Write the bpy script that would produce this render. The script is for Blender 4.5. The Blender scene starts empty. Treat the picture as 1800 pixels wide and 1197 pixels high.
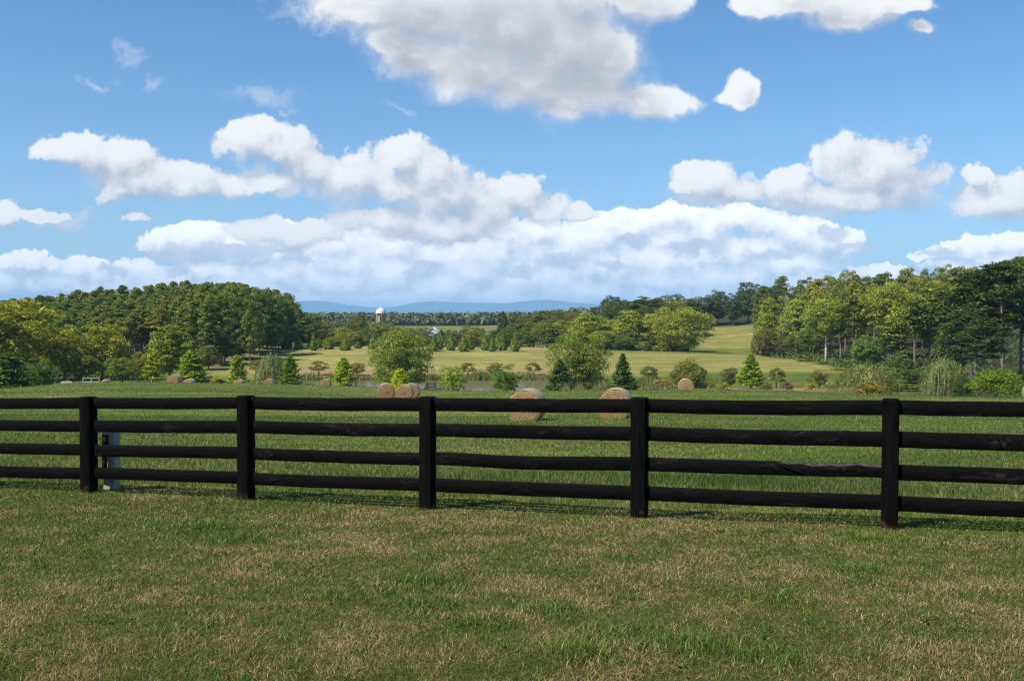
import bpy, math, random
import numpy as np

scene = bpy.context.scene
col = scene.collection
rad = math.radians
RNG = np.random.default_rng(7)

# ------------------------------------------------------------------ camera geometry
F = 1750.0                       # focal length in photo pixels (35 mm lens, 36 mm sensor, 1800 px)
CU, CV, HV = 900.0, 598.5, 560.0
PITCH = math.atan((CV - HV) / F)
CA, SA = math.cos(PITCH), math.sin(PITCH)
EYE = 12.0                       # world height of the camera; pond level is EYE-12.6


def ray(u, v):
    x = (u - CU) / F
    y = -(v - CV) / F
    return np.array([x, CA + y * SA, -SA + y * CA])


def P(u, v, Y):
    d = ray(u, v)
    return np.array([d[0] / d[1] * Y, Y, EYE + d[2] / d[1] * Y])


def X(u, Y):
    return (u - CU) / F * Y


# ------------------------------------------------------------------ terrain heights
NEAR = [(-30, -1.55), (0, -1.6), (4.4, -1.66), (8, -1.95), (12, -2.3), (14, -2.43), (20, -2.95), (30, -3.65), (45, -4.5)]
VAL = [(340, -11), (400, -13), (500, -14), (600, -12.5), (700, -9.5), (820, -6), (1000, -5.5), (1300, -5.5), (1700, -14), (3000, -30), (12000, -70), (24000, -100)]
LEFTFAR = [(400, 0), (470, 2), (600, 1), (900, -3), (1300, -4), (2000, -15), (12000, -70), (24000, -100)]
RIGHTFAR = [(600, 7), (900, 3), (1300, -4), (2000, -15), (12000, -70), (24000, -100)]
COLS = {
    -900: NEAR + [(60, -5.3), (90, -6.9), (110, -7.9), (130, -9), (160, -10.8), (185, -11.2), (230, -10), (260, -8), (300, -5)] + LEFTFAR,
    0: NEAR + [(60, -5.3), (85, -6.35), (100, -7.1), (110, -8), (130, -9.8), (150, -11), (185, -11.8), (220, -11.2), (255, -9.5), (300, -6.5)] + LEFTFAR,
    130: NEAR + [(60, -5.3), (80, -6.05), (95, -6.6), (105, -6.95), (112, -7.5), (120, -8.3), (135, -9.7), (150, -10.7), (170, -11), (185, -11.3), (220, -11.2), (255, -9.5), (300, -6.5)] + LEFTFAR,
    300: NEAR + [(60, -5.25), (80, -6.0), (95, -6.55), (105, -6.9), (112, -7.35), (120, -8.1), (135, -9.5), (150, -10.3), (165, -10.7), (185, -11.4), (215, -11.5), (240, -11), (265, -9), (300, -6)] + LEFTFAR,
    400: NEAR + [(60, -5.3), (80, -6.0), (95, -6.55), (105, -6.9), (112, -7.4), (120, -8.15), (135, -9.6), (150, -10.4), (175, -12), (190, -12.4), (205, -12.1), (225, -11.6), (250, -10.3), (270, -9.3), (300, -7.5), (340, -6), (400, -3), (470, -4), (600, -6), (820, -6), (1300, -3), (2000, -15), (12000, -70), (24000, -100)],
    480: NEAR + [(60, -5.35), (80, -6.05), (95, -6.6), (105, -6.93), (112, -7.45), (120, -8.2), (135, -9.6), (150, -10.5), (160, -11.3), (172, -13), (190, -13.4), (202, -12.8), (210, -12.3), (240, -11), (265, -9.9), (290, -8.75), (312, -8.8)] + VAL,
    600: NEAR + [(60, -5.4), (80, -6.1), (95, -6.65), (105, -7.05), (115, -7.75), (130, -9), (150, -10.4), (160, -11.3), (172, -13), (190, -13.4), (202, -12.8), (210, -12.3), (240, -11.2), (265, -10), (290, -8.85), (312, -8.85)] + VAL,
    690: NEAR + [(60, -5.45), (75, -6.3), (88, -7.05), (98, -7.35), (106, -7.55), (120, -8.7), (140, -10.5), (160, -12), (172, -13), (190, -13.4), (202, -12.8), (210, -12.3), (240, -11.2), (265, -10), (290, -8.9), (312, -8.9)] + VAL,
    830: NEAR + [(60, -5.4), (75, -6.15), (88, -6.85), (100, -7.4), (108, -7.95), (120, -9), (140, -11), (155, -12.5), (170, -13.4), (195, -13.2), (203, -12.8), (212, -12.2), (240, -11.2), (270, -10), (295, -8.95), (312, -8.95)] + VAL,
    950: NEAR + [(60, -5.3), (80, -6.25), (95, -7.1), (105, -7.9), (130, -10.4), (155, -12.7), (170, -13.3), (195, -13.2), (203, -12.8), (212, -12.1), (240, -11.2), (270, -10), (297, -9.05), (320, -9.2), (350, -10.3), (400, -8.5), (450, -5.5), (600, -3), (820, -5), (1300, -5.5), (1700, -14), (3000, -30), (12000, -70), (24000, -100)],
    1060: NEAR + [(60, -5.05), (70, -5.45), (80, -5.8), (90, -6.6), (105, -8), (130, -10.3), (150, -11.7), (165, -12.0), (200, -12.2), (215, -11.9), (240, -11.3), (270, -10.2), (297, -9.4), (315, -9.6), (350, -8), (400, -4.5), (450, -1), (600, 2), (1000, 0), (1300, -2), (2000, -15), (12000, -70), (24000, -100)],
    1220: NEAR + [(60, -5.0), (70, -5.35), (78, -5.62), (86, -6.4), (95, -7.3), (110, -8.6), (130, -9.9), (150, -10.6), (165, -11.1), (185, -11.4), (215, -11.4), (240, -11.2), (270, -10.8), (297, -10.2), (312, -10.4), (330, -9.6), (360, -7.5), (410, -4.0), (430, -2.5), (500, 2)] + RIGHTFAR,
    1310: NEAR + [(60, -5.0), (70, -5.38), (78, -5.65), (86, -6.4), (95, -7.2), (110, -8.5), (130, -9.8), (150, -10.6), (165, -11.1), (185, -11.3), (215, -11.3), (240, -11.2), (270, -10.9), (297, -10.6), (312, -10.7), (330, -9.8), (360, -7.5), (405, -3.9), (430, -2.3), (500, 4)] + RIGHTFAR,
    1400: NEAR + [(60, -5.05), (70, -5.4), (78, -5.7), (86, -6.4), (95, -7.2), (110, -8.5), (130, -9.7), (150, -10.6), (165, -11), (200, -11.3), (240, -11.2), (270, -10.9), (290, -10.8), (305, -10.4), (330, -8), (360, -5), (400, -1), (450, 4)] + RIGHTFAR,
    1500: NEAR + [(60, -5.1), (70, -5.5), (80, -6.1), (95, -7.4), (115, -8.9), (140, -10.2), (165, -10.9), (200, -11.2), (225, -10.8), (250, -9), (300, -5), (350, -1), (420, 4)] + RIGHTFAR,
    1650: NEAR + [(60, -5.1), (70, -5.5), (80, -6.2), (95, -7.6), (115, -9.2), (140, -10.4), (160, -10.8), (190, -10.5), (220, -8.5), (260, -5.5), (300, -3), (400, 4)] + RIGHTFAR,
    1800: NEAR + [(60, -5.1), (66, -5.35), (75, -6), (95, -7.8), (120, -9.5), (140, -10), (160, -9.8), (190, -8.5), (230, -6), (300, -1), (400, 5)] + RIGHTFAR,
    2700: NEAR + [(60, -5.1), (75, -6), (95, -7.5), (120, -8.8), (140, -9), (160, -8.8), (190, -8), (230, -6), (300, -1), (400, 5)] + RIGHTFAR,
}


def pchip(xk, yk, x):
    xk = np.asarray(xk, float); yk = np.asarray(yk, float)
    h = np.diff(xk); d = np.diff(yk) / h
    m = np.zeros_like(yk)
    for i in range(1, len(xk) - 1):
        if d[i - 1] * d[i] > 0:
            w1 = 2 * h[i] + h[i - 1]; w2 = h[i] + 2 * h[i - 1]
            m[i] = (w1 + w2) / (w1 / d[i - 1] + w2 / d[i])
    m[0] = d[0]; m[-1] = d[-1]
    i = np.clip(np.searchsorted(xk, x) - 1, 0, len(xk) - 2)
    t = np.clip((x - xk[i]) / h[i], 0, 1)
    t2, t3 = t * t, t * t * t
    return (2 * t3 - 3 * t2 + 1) * yk[i] + (t3 - 2 * t2 + t) * h[i] * m[i] + (-2 * t3 + 3 * t2) * yk[i + 1] + (t3 - t2) * h[i] * m[i + 1]


GY = np.concatenate([np.arange(-30, 30, 1.0), np.arange(30, 160, 1.5), np.arange(160, 460, 3.0), np.geomspace(460, 24000, 66)])
GS = np.linspace(-1.05, 1.05, 281)
_us = sorted(COLS)
_ss = np.array([(u - CU) / F for u in _us])
_colz = np.array([pchip([p[0] for p in COLS[u]], [p[1] for p in COLS[u]], GY) for u in _us])
GZ = np.array([np.interp(GS, _ss, _colz[:, j]) for j in range(len(GY))])
_k = np.exp(-0.5 * (np.arange(-6, 7) / 2.6) ** 2); _k /= _k.sum()
GZ = np.array([np.convolve(np.pad(r, 6, mode='edge'), _k, mode='valid') for r in GZ])
_b = GS[None, :] * np.maximum(GY, 30)[:, None]
_g = np.repeat(GY[:, None], len(GS), 1)
_bump = np.clip((_g - 20) / 60, 0, 1) * (0.10 * np.sin(_b * .13 + 1.3 * np.sin(_g * .07)) + 0.08 * np.sin(_g * .21 + _b * .05)) * np.clip((700 - _g) / 300, 0, 1)
_bump += 0.018 * np.sin(_b * .9 + np.sin(_g * 1.3)) * np.sin(_g * .8 + .4 * _b)
GZ = GZ + _bump + EYE


def ground(x, y):
    x = np.asarray(x, float); y = np.asarray(y, float)
    s = np.clip(x / np.maximum(y, 30), GS[0], GS[-1] - 1e-6)
    fi = np.interp(y, GY, np.arange(len(GY)))
    i = np.clip(fi.astype(int), 0, len(GY) - 2); ti = fi - i
    fj = (s - GS[0]) / (GS[1] - GS[0])
    j = np.clip(fj.astype(int), 0, len(GS) - 2); tj = fj - j
    return (GZ[i, j] * (1 - ti) * (1 - tj) + GZ[i + 1, j] * ti * (1 - tj) + GZ[i, j + 1] * (1 - ti) * tj + GZ[i + 1, j + 1] * ti * tj)


def gz(x, y):
    return float(ground(np.array([x]), np.array([y]))[0])


# ------------------------------------------------------------------ mesh helpers
class MB:
    """collects vertices and faces (numpy) and writes one mesh"""

    def __init__(self):
        self.v = []; self.f3 = []; self.f4 = []; self.m3 = []; self.m4 = []; self.c = []; self.n = 0

    def add(self, v, f, mat=0, tint=1.0):
        v = np.asarray(v, float); f = np.asarray(f, int)
        self.v.append(v)
        (self.f3 if f.shape[1] == 3 else self.f4).append(f + self.n)
        (self.m3 if f.shape[1] == 3 else self.m4).append(np.full(len(f), mat))
        t = np.asarray(tint, float)
        if t.ndim == 0:
            t = np.full((len(v), 3), float(t))
        elif t.ndim == 1 and len(t) == 3 and len(v) != 3:
            t = np.repeat(t[None], len(v), 0)
        elif t.ndim == 1:
            t = np.repeat(t[:, None], 3, 1)
        self.c.append(t)
        self.n += len(v)

    def box(self, c, s, R=None, mat=0, tint=1.0):
        c = np.asarray(c, float); s = np.asarray(s, float) / 2
        k = np.array([[-1, -1, -1], [1, -1, -1], [1, 1, -1], [-1, 1, -1], [-1, -1, 1], [1, -1, 1], [1, 1, 1], [-1, 1, 1]]) * s
        if R is not None:
            k = k @ np.asarray(R).T
        self.add(k + c, [[0, 3, 2, 1], [4, 5, 6, 7], [0, 1, 5, 4], [1, 2, 6, 5], [2, 3, 7, 6], [3, 0, 4, 7]], mat, tint)

    def tube(self, pts, r, n=7, mat=0, tint=1.0, cap=True):
        pts = np.asarray(pts, float); k = len(pts)
        r = np.broadcast_to(np.asarray(r, float), (k,))
        d = np.gradient(pts, axis=0)
        d /= np.linalg.norm(d, axis=1)[:, None] + 1e-9
        ref = np.where(np.abs(d[:, 2:3]) > .92, np.array([[1., 0, 0]]), np.array([[0, 0, 1.]]))
        a = np.cross(d, ref); a /= np.linalg.norm(a, axis=1)[:, None] + 1e-9
        b = np.cross(d, a)
        th = np.arange(n) * 2 * math.pi / n
        V = pts[:, None] + r[:, None, None] * (np.cos(th)[None, :, None] * a[:, None] + np.sin(th)[None, :, None] * b[:, None])
        f = [[i * n + j, i * n + (j + 1) % n, (i + 1) * n + (j + 1) % n, (i + 1) * n + j] for i in range(k - 1) for j in range(n)]
        self.add(V.reshape(-1, 3), f, mat, tint)
        if cap:
            for e, flip in ((0, 1), (k - 1, -1)):
                ring = V[e]
                self.add(np.vstack([ring, pts[e:e + 1]]), [[j, (j + 1) % n, n][::flip] for j in range(n)], mat, tint)

    def lathe(self, prof, n=24, mat=0, tint=1.0, c=(0, 0, 0)):
        prof = np.asarray(prof, float); k = len(prof)
        th = np.arange(n) * 2 * math.pi / n
        V = np.stack([prof[:, 0:1] * np.cos(th), prof[:, 0:1] * np.sin(th), np.repeat(prof[:, 1:2], n, 1)], -1).reshape(-1, 3)
        f = [[i * n + j, i * n + (j + 1) % n, (i + 1) * n + (j + 1) % n, (i + 1) * n + j] for i in range(k - 1) for j in range(n)]
        self.add(V + np.asarray(c, float), f, mat, tint)

    def leaves(self, c, nrm, L, W, rng, tint, spin=None, mat=0):
        """diamond quads at c facing nrm"""
        c = np.asarray(c, float); n = len(c)
        nrm = np.asarray(nrm, float)
        nrm = nrm / (np.linalg.norm(nrm, axis=1)[:, None] + 1e-9)
        if spin is None:
            spin = rng.normal(size=(n, 3))
        a = spin - (spin * nrm).sum(1)[:, None] * nrm
        a /= np.linalg.norm(a, axis=1)[:, None] + 1e-9
        b = np.cross(nrm, a)
        L = np.broadcast_to(np.asarray(L, float), (n,))[:, None] / 2
        W = np.broadcast_to(np.asarray(W, float), (n,))[:, None] / 2
        bend = nrm * W * .35
        V = np.stack([c - a * L, c + b * W + bend, c + a * L, c - b * W + bend], 1).reshape(-1, 3)
        f = np.arange(4 * n).reshape(n, 4)
        t = np.repeat(np.asarray(tint, float), 4, 0)
        self.add(V, f, mat, t)

    def mesh(self, name, mats, smooth=False, color=True):
        V = np.vstack(self.v)
        f3 = np.vstack(self.f3) if self.f3 else np.zeros((0, 3), int)
        f4 = np.vstack(self.f4) if self.f4 else np.zeros((0, 4), int)
        me = bpy.data.meshes.new(name)
        me.vertices.add(len(V)); me.vertices.foreach_set('co', V.astype(np.float32).ravel())
        nl = f3.size + f4.size
        me.loops.add(nl)
        me.loops.foreach_set('vertex_index', np.concatenate([f3.ravel(), f4.ravel()]).astype(np.int32))
        me.polygons.add(len(f3) + len(f4))
        st = np.concatenate([np.arange(len(f3)) * 3, f3.size + np.arange(len(f4)) * 4]).astype(np.int32)
        me.polygons.foreach_set('loop_start', st)
        mi = np.concatenate([np.concatenate(self.m3) if self.m3 else np.zeros(0), np.concatenate(self.m4) if self.m4 else np.zeros(0)]).astype(np.int32)
        me.polygons.foreach_set('material_index', mi)
        if smooth:
            me.polygons.foreach_set('use_smooth', np.ones(len(mi), bool))
        if color:
            C = np.hstack([np.vstack(self.c), np.ones((len(V), 1))]).astype(np.float32)
            at = me.color_attributes.new('tint', 'FLOAT_COLOR', 'POINT')
            at.data.foreach_set('color', C.ravel())
        me.update(calc_edges=True)
        for m in (mats if isinstance(mats, (list, tuple)) else [mats]):
            me.materials.append(m)
        return me


def link(name, me, parent=None, loc=None, color=None):
    o = bpy.data.objects.new(name, me)
    col.objects.link(o)
    if parent is not None:
        o.parent = parent
    if loc is not None:
        o.location = loc
    if color is not None:
        o.color = (*color, 1)
    return o


def tag(o, label=None, cat=None, group=None, kind=None):
    if label: o['label'] = label
    if cat: o['category'] = cat
    if group: o['group'] = group
    if kind: o['kind'] = kind
    return o


def empty(name, loc, label, cat, group=None, rz=0.0):
    o = bpy.data.objects.new(name, None)
    col.objects.link(o)
    o.location = loc; o.rotation_euler = (0, 0, rz)
    o.empty_display_size = .3
    return tag(o, label, cat, group)


def rotz(a):
    c, s = math.cos(a), math.sin(a)
    return np.array([[c, -s, 0], [s, c, 0], [0, 0, 1.]])


# ------------------------------------------------------------------ node helpers
class NT:
    def __init__(self, tree):
        self.t = tree

    def n(self, kind, **kw):
        nd = self.t.nodes.new(kind)
        for k, v in kw.items():
            setattr(nd, k, v)
        return nd

    def put(self, sock, v):
        if isinstance(v, bpy.types.NodeSocket):
            self.t.links.new(v, sock)
        elif v is not None:
            if isinstance(v, (tuple, list)) and sock.type == 'RGBA' and len(v) == 3:
                v = (*v, 1)
            sock.default_value = v

    def math(self, op, a, b=None, c=None, clamp=False):
        nd = self.n('ShaderNodeMath', operation=op, use_clamp=clamp)
        for i, v in enumerate((a, b, c)):
            if v is not None:
                self.put(nd.inputs[i], v)
        return nd.outputs[0]

    def vec(self, op, a, b=None, c=None, scale=None):
        nd = self.n('ShaderNodeVectorMath', operation=op)
        for i, v in enumerate((a, b, c)):
            if v is not None:
                self.put(nd.inputs[i], v)
        if scale is not None:
            self.put(nd.inputs['Scale'], scale)
        return nd.outputs['Value'] if op in ('LENGTH', 'DOT_PRODUCT', 'DISTANCE') else nd.outputs[0]

    def comb(self, x, y, z=0.0):
        nd = self.n('ShaderNodeCombineXYZ')
        for i, v in enumerate((x, y, z)):
            self.put(nd.inputs[i], v)
        return nd.outputs[0]

    def sep(self, v):
        nd = self.n('ShaderNodeSeparateXYZ')
        self.put(nd.inputs[0], v)
        return nd.outputs

    def noise(self, vec, scale, detail=4, rough=.55, dim='3D', dist=0.0):
        nd = self.n('ShaderNodeTexNoise', noise_dimensions=dim)
        self.put(nd.inputs['Vector'], vec)
        self.put(nd.inputs['Scale'], scale); self.put(nd.inputs['Detail'], detail)
        self.put(nd.inputs['Roughness'], rough); self.put(nd.inputs['Distortion'], dist)
        return nd.outputs

    def mix(self, f, a, b, blend='MIX'):
        nd = self.n('ShaderNodeMix', data_type='RGBA', blend_type=blend)
        self.put(nd.inputs[0], f); self.put(nd.inputs[6], a); self.put(nd.inputs[7], b)
        return nd.outputs[2]

    def remap(self, v, a, b, c=0.0, d=1.0, smooth=True):
        nd = self.n('ShaderNodeMapRange')
        nd.interpolation_type = 'SMOOTHSTEP' if smooth else 'LINEAR'
        self.put(nd.inputs[0], v)
        for i, k in enumerate((a, b, c, d)):
            self.put(nd.inputs[i + 1], k)
        return nd.outputs[0]

    def attr(self, name):
        nd = self.n('ShaderNodeAttribute', attribute_name=name)
        return nd.outputs['Color']

    def bump(self, h, strength, dist=.02):
        nd = self.n('ShaderNodeBump')
        self.put(nd.inputs['Strength'], strength); self.put(nd.inputs['Distance'], dist); self.put(nd.inputs['Height'], h)
        return nd.outputs[0]


def new_mat(name):
    m = bpy.data.materials.new(name); m.use_nodes = True
    m.node_tree.nodes.clear()
    t = NT(m.node_tree)
    out = t.n('ShaderNodeOutputMaterial')
    return m, t, out


def principled(t, out, color, rough=.8, normal=None, spec=.3, metallic=0.0):
    b = t.n('ShaderNodeBsdfPrincipled')
    t.put(b.inputs['Base Color'], color); t.put(b.inputs['Roughness'], rough)
    t.put(b.inputs['Specular IOR Level'], spec); t.put(b.inputs['Metallic'], metallic)
    if normal is not None:
        t.put(b.inputs['Normal'], normal)
    t.put(out.inputs[0], b.outputs[0])
    return b


def objcolor(t):
    return t.n('ShaderNodeObjectInfo').outputs['Color']


def leaf_material(name, trans=.3):
    m, t, out = new_mat(name)
    c = t.mix(1.0, objcolor(t), t.attr('tint'), 'MULTIPLY')
    d = t.n('ShaderNodeBsdfDiffuse'); t.put(d.inputs[0], c)
    tr = t.n('ShaderNodeBsdfTranslucent')
    t.put(tr.inputs[0], t.mix(1.0, c, (1.25, 1.25, .5), 'MULTIPLY'))
    mx = t.n('ShaderNodeMixShader'); mx.inputs[0].default_value = trans
    t.put(mx.inputs[1], d.outputs[0]); t.put(mx.inputs[2], tr.outputs[0])
    gl = t.n('ShaderNodeBsdfGlossy'); gl.inputs['Roughness'].default_value = .45
    gl.inputs[0].default_value = (.8, .85, .9, 1)
    mg = t.n('ShaderNodeMixShader'); mg.inputs[0].default_value = .015
    t.put(mg.inputs[1], mx.outputs[0]); t.put(mg.inputs[2], gl.outputs[0])
    t.put(out.inputs[0], mg.outputs[0])
    return m


def noisy_material(name, c1, c2, scale, rough=.85, bump=.3, stretch=(1, 1, 1), detail=5, spec=.25, bdist=.02, objmul=False):
    m, t, out = new_mat(name)
    tc = t.n('ShaderNodeTexCoord').outputs['Object']
    v = t.vec('MULTIPLY', tc, stretch)
    nz = t.noise(v, scale, detail, .6)
    c = t.mix(t.remap(nz[0], .3, .7), c1, c2)
    if objmul:
        c = t.mix(1.0, c, objcolor(t), 'MULTIPLY')
    principled(t, out, c, rough, t.bump(nz[0], bump, bdist), spec)
    return m


M = {}
M['leaf'] = leaf_material('leaf', .34)
M['needle'] = leaf_material('needle', .2)
M['bark'] = noisy_material('bark', (.10, .075, .055), (.24, .19, .15), 3, stretch=(3, 3, .5), objmul=True)
M['grassblade'] = leaf_material('grass_blade', .25)


def wood_paint():
    m, t, out = new_mat('black_fence_paint')
    tc = t.n('ShaderNodeTexCoord').outputs['Object']
    rnd = t.n('ShaderNodeObjectInfo').outputs['Random']
    off = t.vec('ADD', tc, t.comb(t.math('MULTIPLY', rnd, 37.0), t.math('MULTIPLY', rnd, 11.0), rnd))
    g = t.vec('MULTIPLY', off, t.attr('tint'))          # grain runs along the board: the tint attribute stores the stretch
    warp = t.noise(off, 2.2, 2, .5)[0]
    w = t.vec('ADD', g, t.comb(0.0, t.math('MULTIPLY', warp, 3.0), t.math('MULTIPLY', warp, 5.0)))
    grain = t.noise(w, 4.0, 7, .68)[0]
    worn = t.noise(t.vec('MULTIPLY', off, (.45, 2.2, 2.2)), 3.0, 5, .68)[0]
    wm = t.math('MULTIPLY', t.remap(worn, .53, .70), t.remap(grain, .47, .60))
    base = t.mix(t.remap(grain, .35, .7), (.0020, .0017, .0017), (.0068, .0060, .0059))
    c = t.mix(t.math('MULTIPLY', wm, .45), base, (.055, .043, .038))
    fleck = t.noise(off, 90.0, 2, .5)[0]
    c = t.mix(t.remap(fleck, .80, .84), c, (.14, .13, .12))
    rg = t.remap(grain, .3, .7, .55, .85)
    principled(t, out, c, rg, t.bump(grain, .18, .004), .04)
    return m


M['fence'] = wood_paint()


def post_paint():
    m, t, out = new_mat('black_post_paint')
    tc = t.n('ShaderNodeTexCoord').outputs['Object']
    rnd = t.n('ShaderNodeObjectInfo').outputs['Random']
    off = t.vec('ADD', tc, t.comb(t.math('MULTIPLY', rnd, 31.0), t.math('MULTIPLY', rnd, 7.0), 0.0))
    g = t.vec('MULTIPLY', off, (9.0, 9.0, .7))
    grain = t.noise(g, 5.0, 7, .65)[0]
    base = t.mix(t.remap(grain, .35, .7), (.0020, .0017, .0017), (.0070, .0062, .0059))
    fl = t.noise(t.vec('MULTIPLY', off, (2.5, 2.5, 1.0)), 30.0, 3, .5)[0]
    c = t.mix(t.remap(fl, .77, .82), base, (.10, .09, .08))
    z = t.sep(tc)[2]
    hgt = t.math('ADD', z, t.math('MULTIPLY', t.math('SUBTRACT', t.noise(off, 9.0, 4, .6)[0], .5), .35))
    c = t.mix(t.math('MULTIPLY', t.remap(hgt, .08, -.04), .6), c, (.12, .066, .038))
    principled(t, out, c, .8, t.bump(grain, .18, .004), .04)
    return m


M['post'] = post_paint()


# ------------------------------------------------------------------ ground
def build_ground():
    Xg = _b; Yg = _g
    V = np.stack([Xg, Yg, GZ], -1).reshape(-1, 3)
    ny, ns = GZ.shape
    i, j = np.meshgrid(np.arange(ny - 1), np.arange(ns - 1), indexing='ij')
    a = (i * ns + j).ravel()
    f = np.stack([a, a + 1, a + ns + 1, a + ns], 1)
    # ground-cover zones: r = dry / straw and painted sunlight, g = bare soil, b = forest floor
    U = CU + F * GS[None, :].repeat(ny, 0)
    Y = Yg
    sm = lambda x, a, b: np.clip((x - a) / (b - a), 0, 1) ** 2 * (3 - 2 * np.clip((x - a) / (b - a), 0, 1))
    yf = 13.8 - .3789 * (Xg + 5.88)
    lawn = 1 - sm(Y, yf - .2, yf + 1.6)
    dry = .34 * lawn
    field = sm(Y, yf, yf + 2) * (1 - sm(Y, 150, 165))
    dry += field * (.10 + .25 * sm(U, 400, 650) * (1 - sm(U, 950, 1050)) * sm(Y, 85, 105))  # extra straw colour paints the sunlit patch of the far field
    bank = sm(Y, 200, 212) * (1 - sm(Y, 285, 296))
    dry += bank * (.62 + .10 * (1 - sm(U, 900, 1200))) * sm(U, 300, 420)
    dry += sm(Y, 285, 296) * (1 - sm(Y, 312, 330)) * (.85 * (1 - sm(U, 980, 1080)) + .15)
    dry += sm(Y, 318, 330) * (1 - sm(Y, 440, 470)) * sm(U, 1180, 1230) * .60
    soil = .85 * sm(Y, 204, 208) * (1 - sm(Y, 214, 246)) * (1 - sm(U, 960, 1050)) * sm(U, 470, 520)
    soil += .8 * np.exp(-((U - 395 - (Y - 250) * .9) / 26) ** 2) * np.exp(-((Y - 250) / 22) ** 2)
    soil += .9 * sm(Y, 141, 144) * (1 - sm(Y, 154, 158)) * sm(U, 1255, 1275) * (1 - sm(U, 1490, 1520))
    soil += .45 * sm(Y, 290, 294) * (1 - sm(Y, 297, 300)) * (1 - sm(U, 950, 1000)) * sm(U, 480, 520)
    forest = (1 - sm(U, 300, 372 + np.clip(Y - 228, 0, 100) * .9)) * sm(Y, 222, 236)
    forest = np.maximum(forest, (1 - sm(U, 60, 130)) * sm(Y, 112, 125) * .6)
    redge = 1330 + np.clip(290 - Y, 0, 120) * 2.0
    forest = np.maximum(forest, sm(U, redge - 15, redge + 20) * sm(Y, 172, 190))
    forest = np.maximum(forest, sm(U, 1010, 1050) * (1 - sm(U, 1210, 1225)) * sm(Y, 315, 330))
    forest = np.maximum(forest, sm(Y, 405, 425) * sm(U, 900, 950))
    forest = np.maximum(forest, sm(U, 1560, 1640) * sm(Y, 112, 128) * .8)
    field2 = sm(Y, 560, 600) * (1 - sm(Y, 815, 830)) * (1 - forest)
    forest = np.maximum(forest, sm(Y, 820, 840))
    dry += field2 * .38
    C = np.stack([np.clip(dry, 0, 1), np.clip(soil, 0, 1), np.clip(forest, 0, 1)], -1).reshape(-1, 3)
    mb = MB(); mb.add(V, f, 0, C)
    m, t, out = new_mat('ground_cover')
    geo = t.n('ShaderNodeNewGeometry').outputs['Position']
    zone = t.n('ShaderNodeSeparateColor'); t.put(zone.inputs[0], t.attr('tint'))
    n1 = t.noise(geo, .16, 5, .6)[0]
    n2 = t.noise(geo, 1.7, 5, .62)[0]
    n3 = t.noise(geo, 28.0, 3, .6)[0]
    n4 = t.noise(t.vec('MULTIPLY', geo, (.02, .09, .05)), 1.0, 4, .6)[0]
    dryf = t.math('ADD', zone.outputs[0], t.math('MULTIPLY', t.math('SUBTRACT', n1, .5), .75))
    dryf = t.math('ADD', dryf, t.math('MULTIPLY', t.math('SUBTRACT', n2, .5), 1.3))
    n5 = t.noise(t.vec('MULTIPLY', geo, (.5, 1.2, 1.0)), .55, 5, .65)[0]
    dryf = t.math('ADD', dryf, t.math('MULTIPLY', t.math('SUBTRACT', n5, .5), 1.1))
    dryf = t.math('ADD', dryf, t.math('MULTIPLY', t.math('SUBTRACT', n4, .5), .7), clamp=True)
    green = t.mix(n2, (.050, .090, .014), (.115, .155, .028))
    straw = t.mix(n1, (.275, .245, .066), (.36, .30, .115))
    c = t.mix(dryf, green, straw)
    soilf = t.math('MULTIPLY', zone.outputs[1], t.remap(t.math('ADD', n2, t.math('MULTIPLY', zone.outputs[1], .25)), .45, .68))
    c = t.mix(soilf, c, t.mix(n2, (.30, .155, .080), (.34, .24, .15)))
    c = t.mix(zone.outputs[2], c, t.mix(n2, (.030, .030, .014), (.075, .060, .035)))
    c = t.mix(t.attr('lawn'), c, t.mix(.75, c, (.030, .027, .010)))  # dark thatch; shade between the blades is mixed into the ground colour
    n6 = t.noise(t.vec('MULTIPLY', geo, (.045, .20, .1)), 1.0, 3, .55)[0]
    c = t.mix(1.0, c, t.mix(t.remap(n6, .30, .70), (.74, .78, .72), (1.18, 1.14, 1.12)), 'MULTIPLY')
    c = t.mix(.55, c, t.mix(n3, (.25, .25, .25), (1.6, 1.6, 1.6)), 'MULTIPLY')
    hb = t.math('ADD', t.math('MULTIPLY', n2, .6), t.math('MULTIPLY', n3, .12))
    principled(t, out, c, .95, t.bump(hb, .55, .30), .05)
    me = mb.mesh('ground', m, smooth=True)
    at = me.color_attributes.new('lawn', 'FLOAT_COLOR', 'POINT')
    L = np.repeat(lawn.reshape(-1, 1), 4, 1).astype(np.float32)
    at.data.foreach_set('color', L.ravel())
    tag(link('ground', me), kind='structure')


build_ground()


def build_water():
    m, t, out = new_mat('pond_water')
    geo = t.n('ShaderNodeNewGeometry').outputs['Position']
    nz = t.noise(t.vec('MULTIPLY', geo, (.5, 1.6, 1.0)), 1.4, 4, .6)[0]
    d = t.n('ShaderNodeBsdfDiffuse'); t.put(d.inputs[0], (.115, .105, .050))
    g = t.n('ShaderNodeBsdfGlossy'); g.inputs['Roughness'].default_value = .09
    t.put(g.inputs[0], (.8, .8, .8)); t.put(g.inputs['Normal'], t.bump(nz, .12, .05))
    mx = t.n('ShaderNodeMixShader'); mx.inputs[0].default_value = .22
    t.put(mx.inputs[1], d.outputs[0]); t.put(mx.inputs[2], g.outputs[0])
    t.put(out.inputs[0], mx.outputs[0])
    mb = MB()
    mb.add([[-75, 150, EYE - 12.6], [40, 150, EYE - 12.6], [40, 214, EYE - 12.6], [-75, 214, EYE - 12.6]], [[0, 1, 2, 3]])
    tag(link('water', mb.mesh('water', m)), kind='structure')


build_water()


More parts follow.
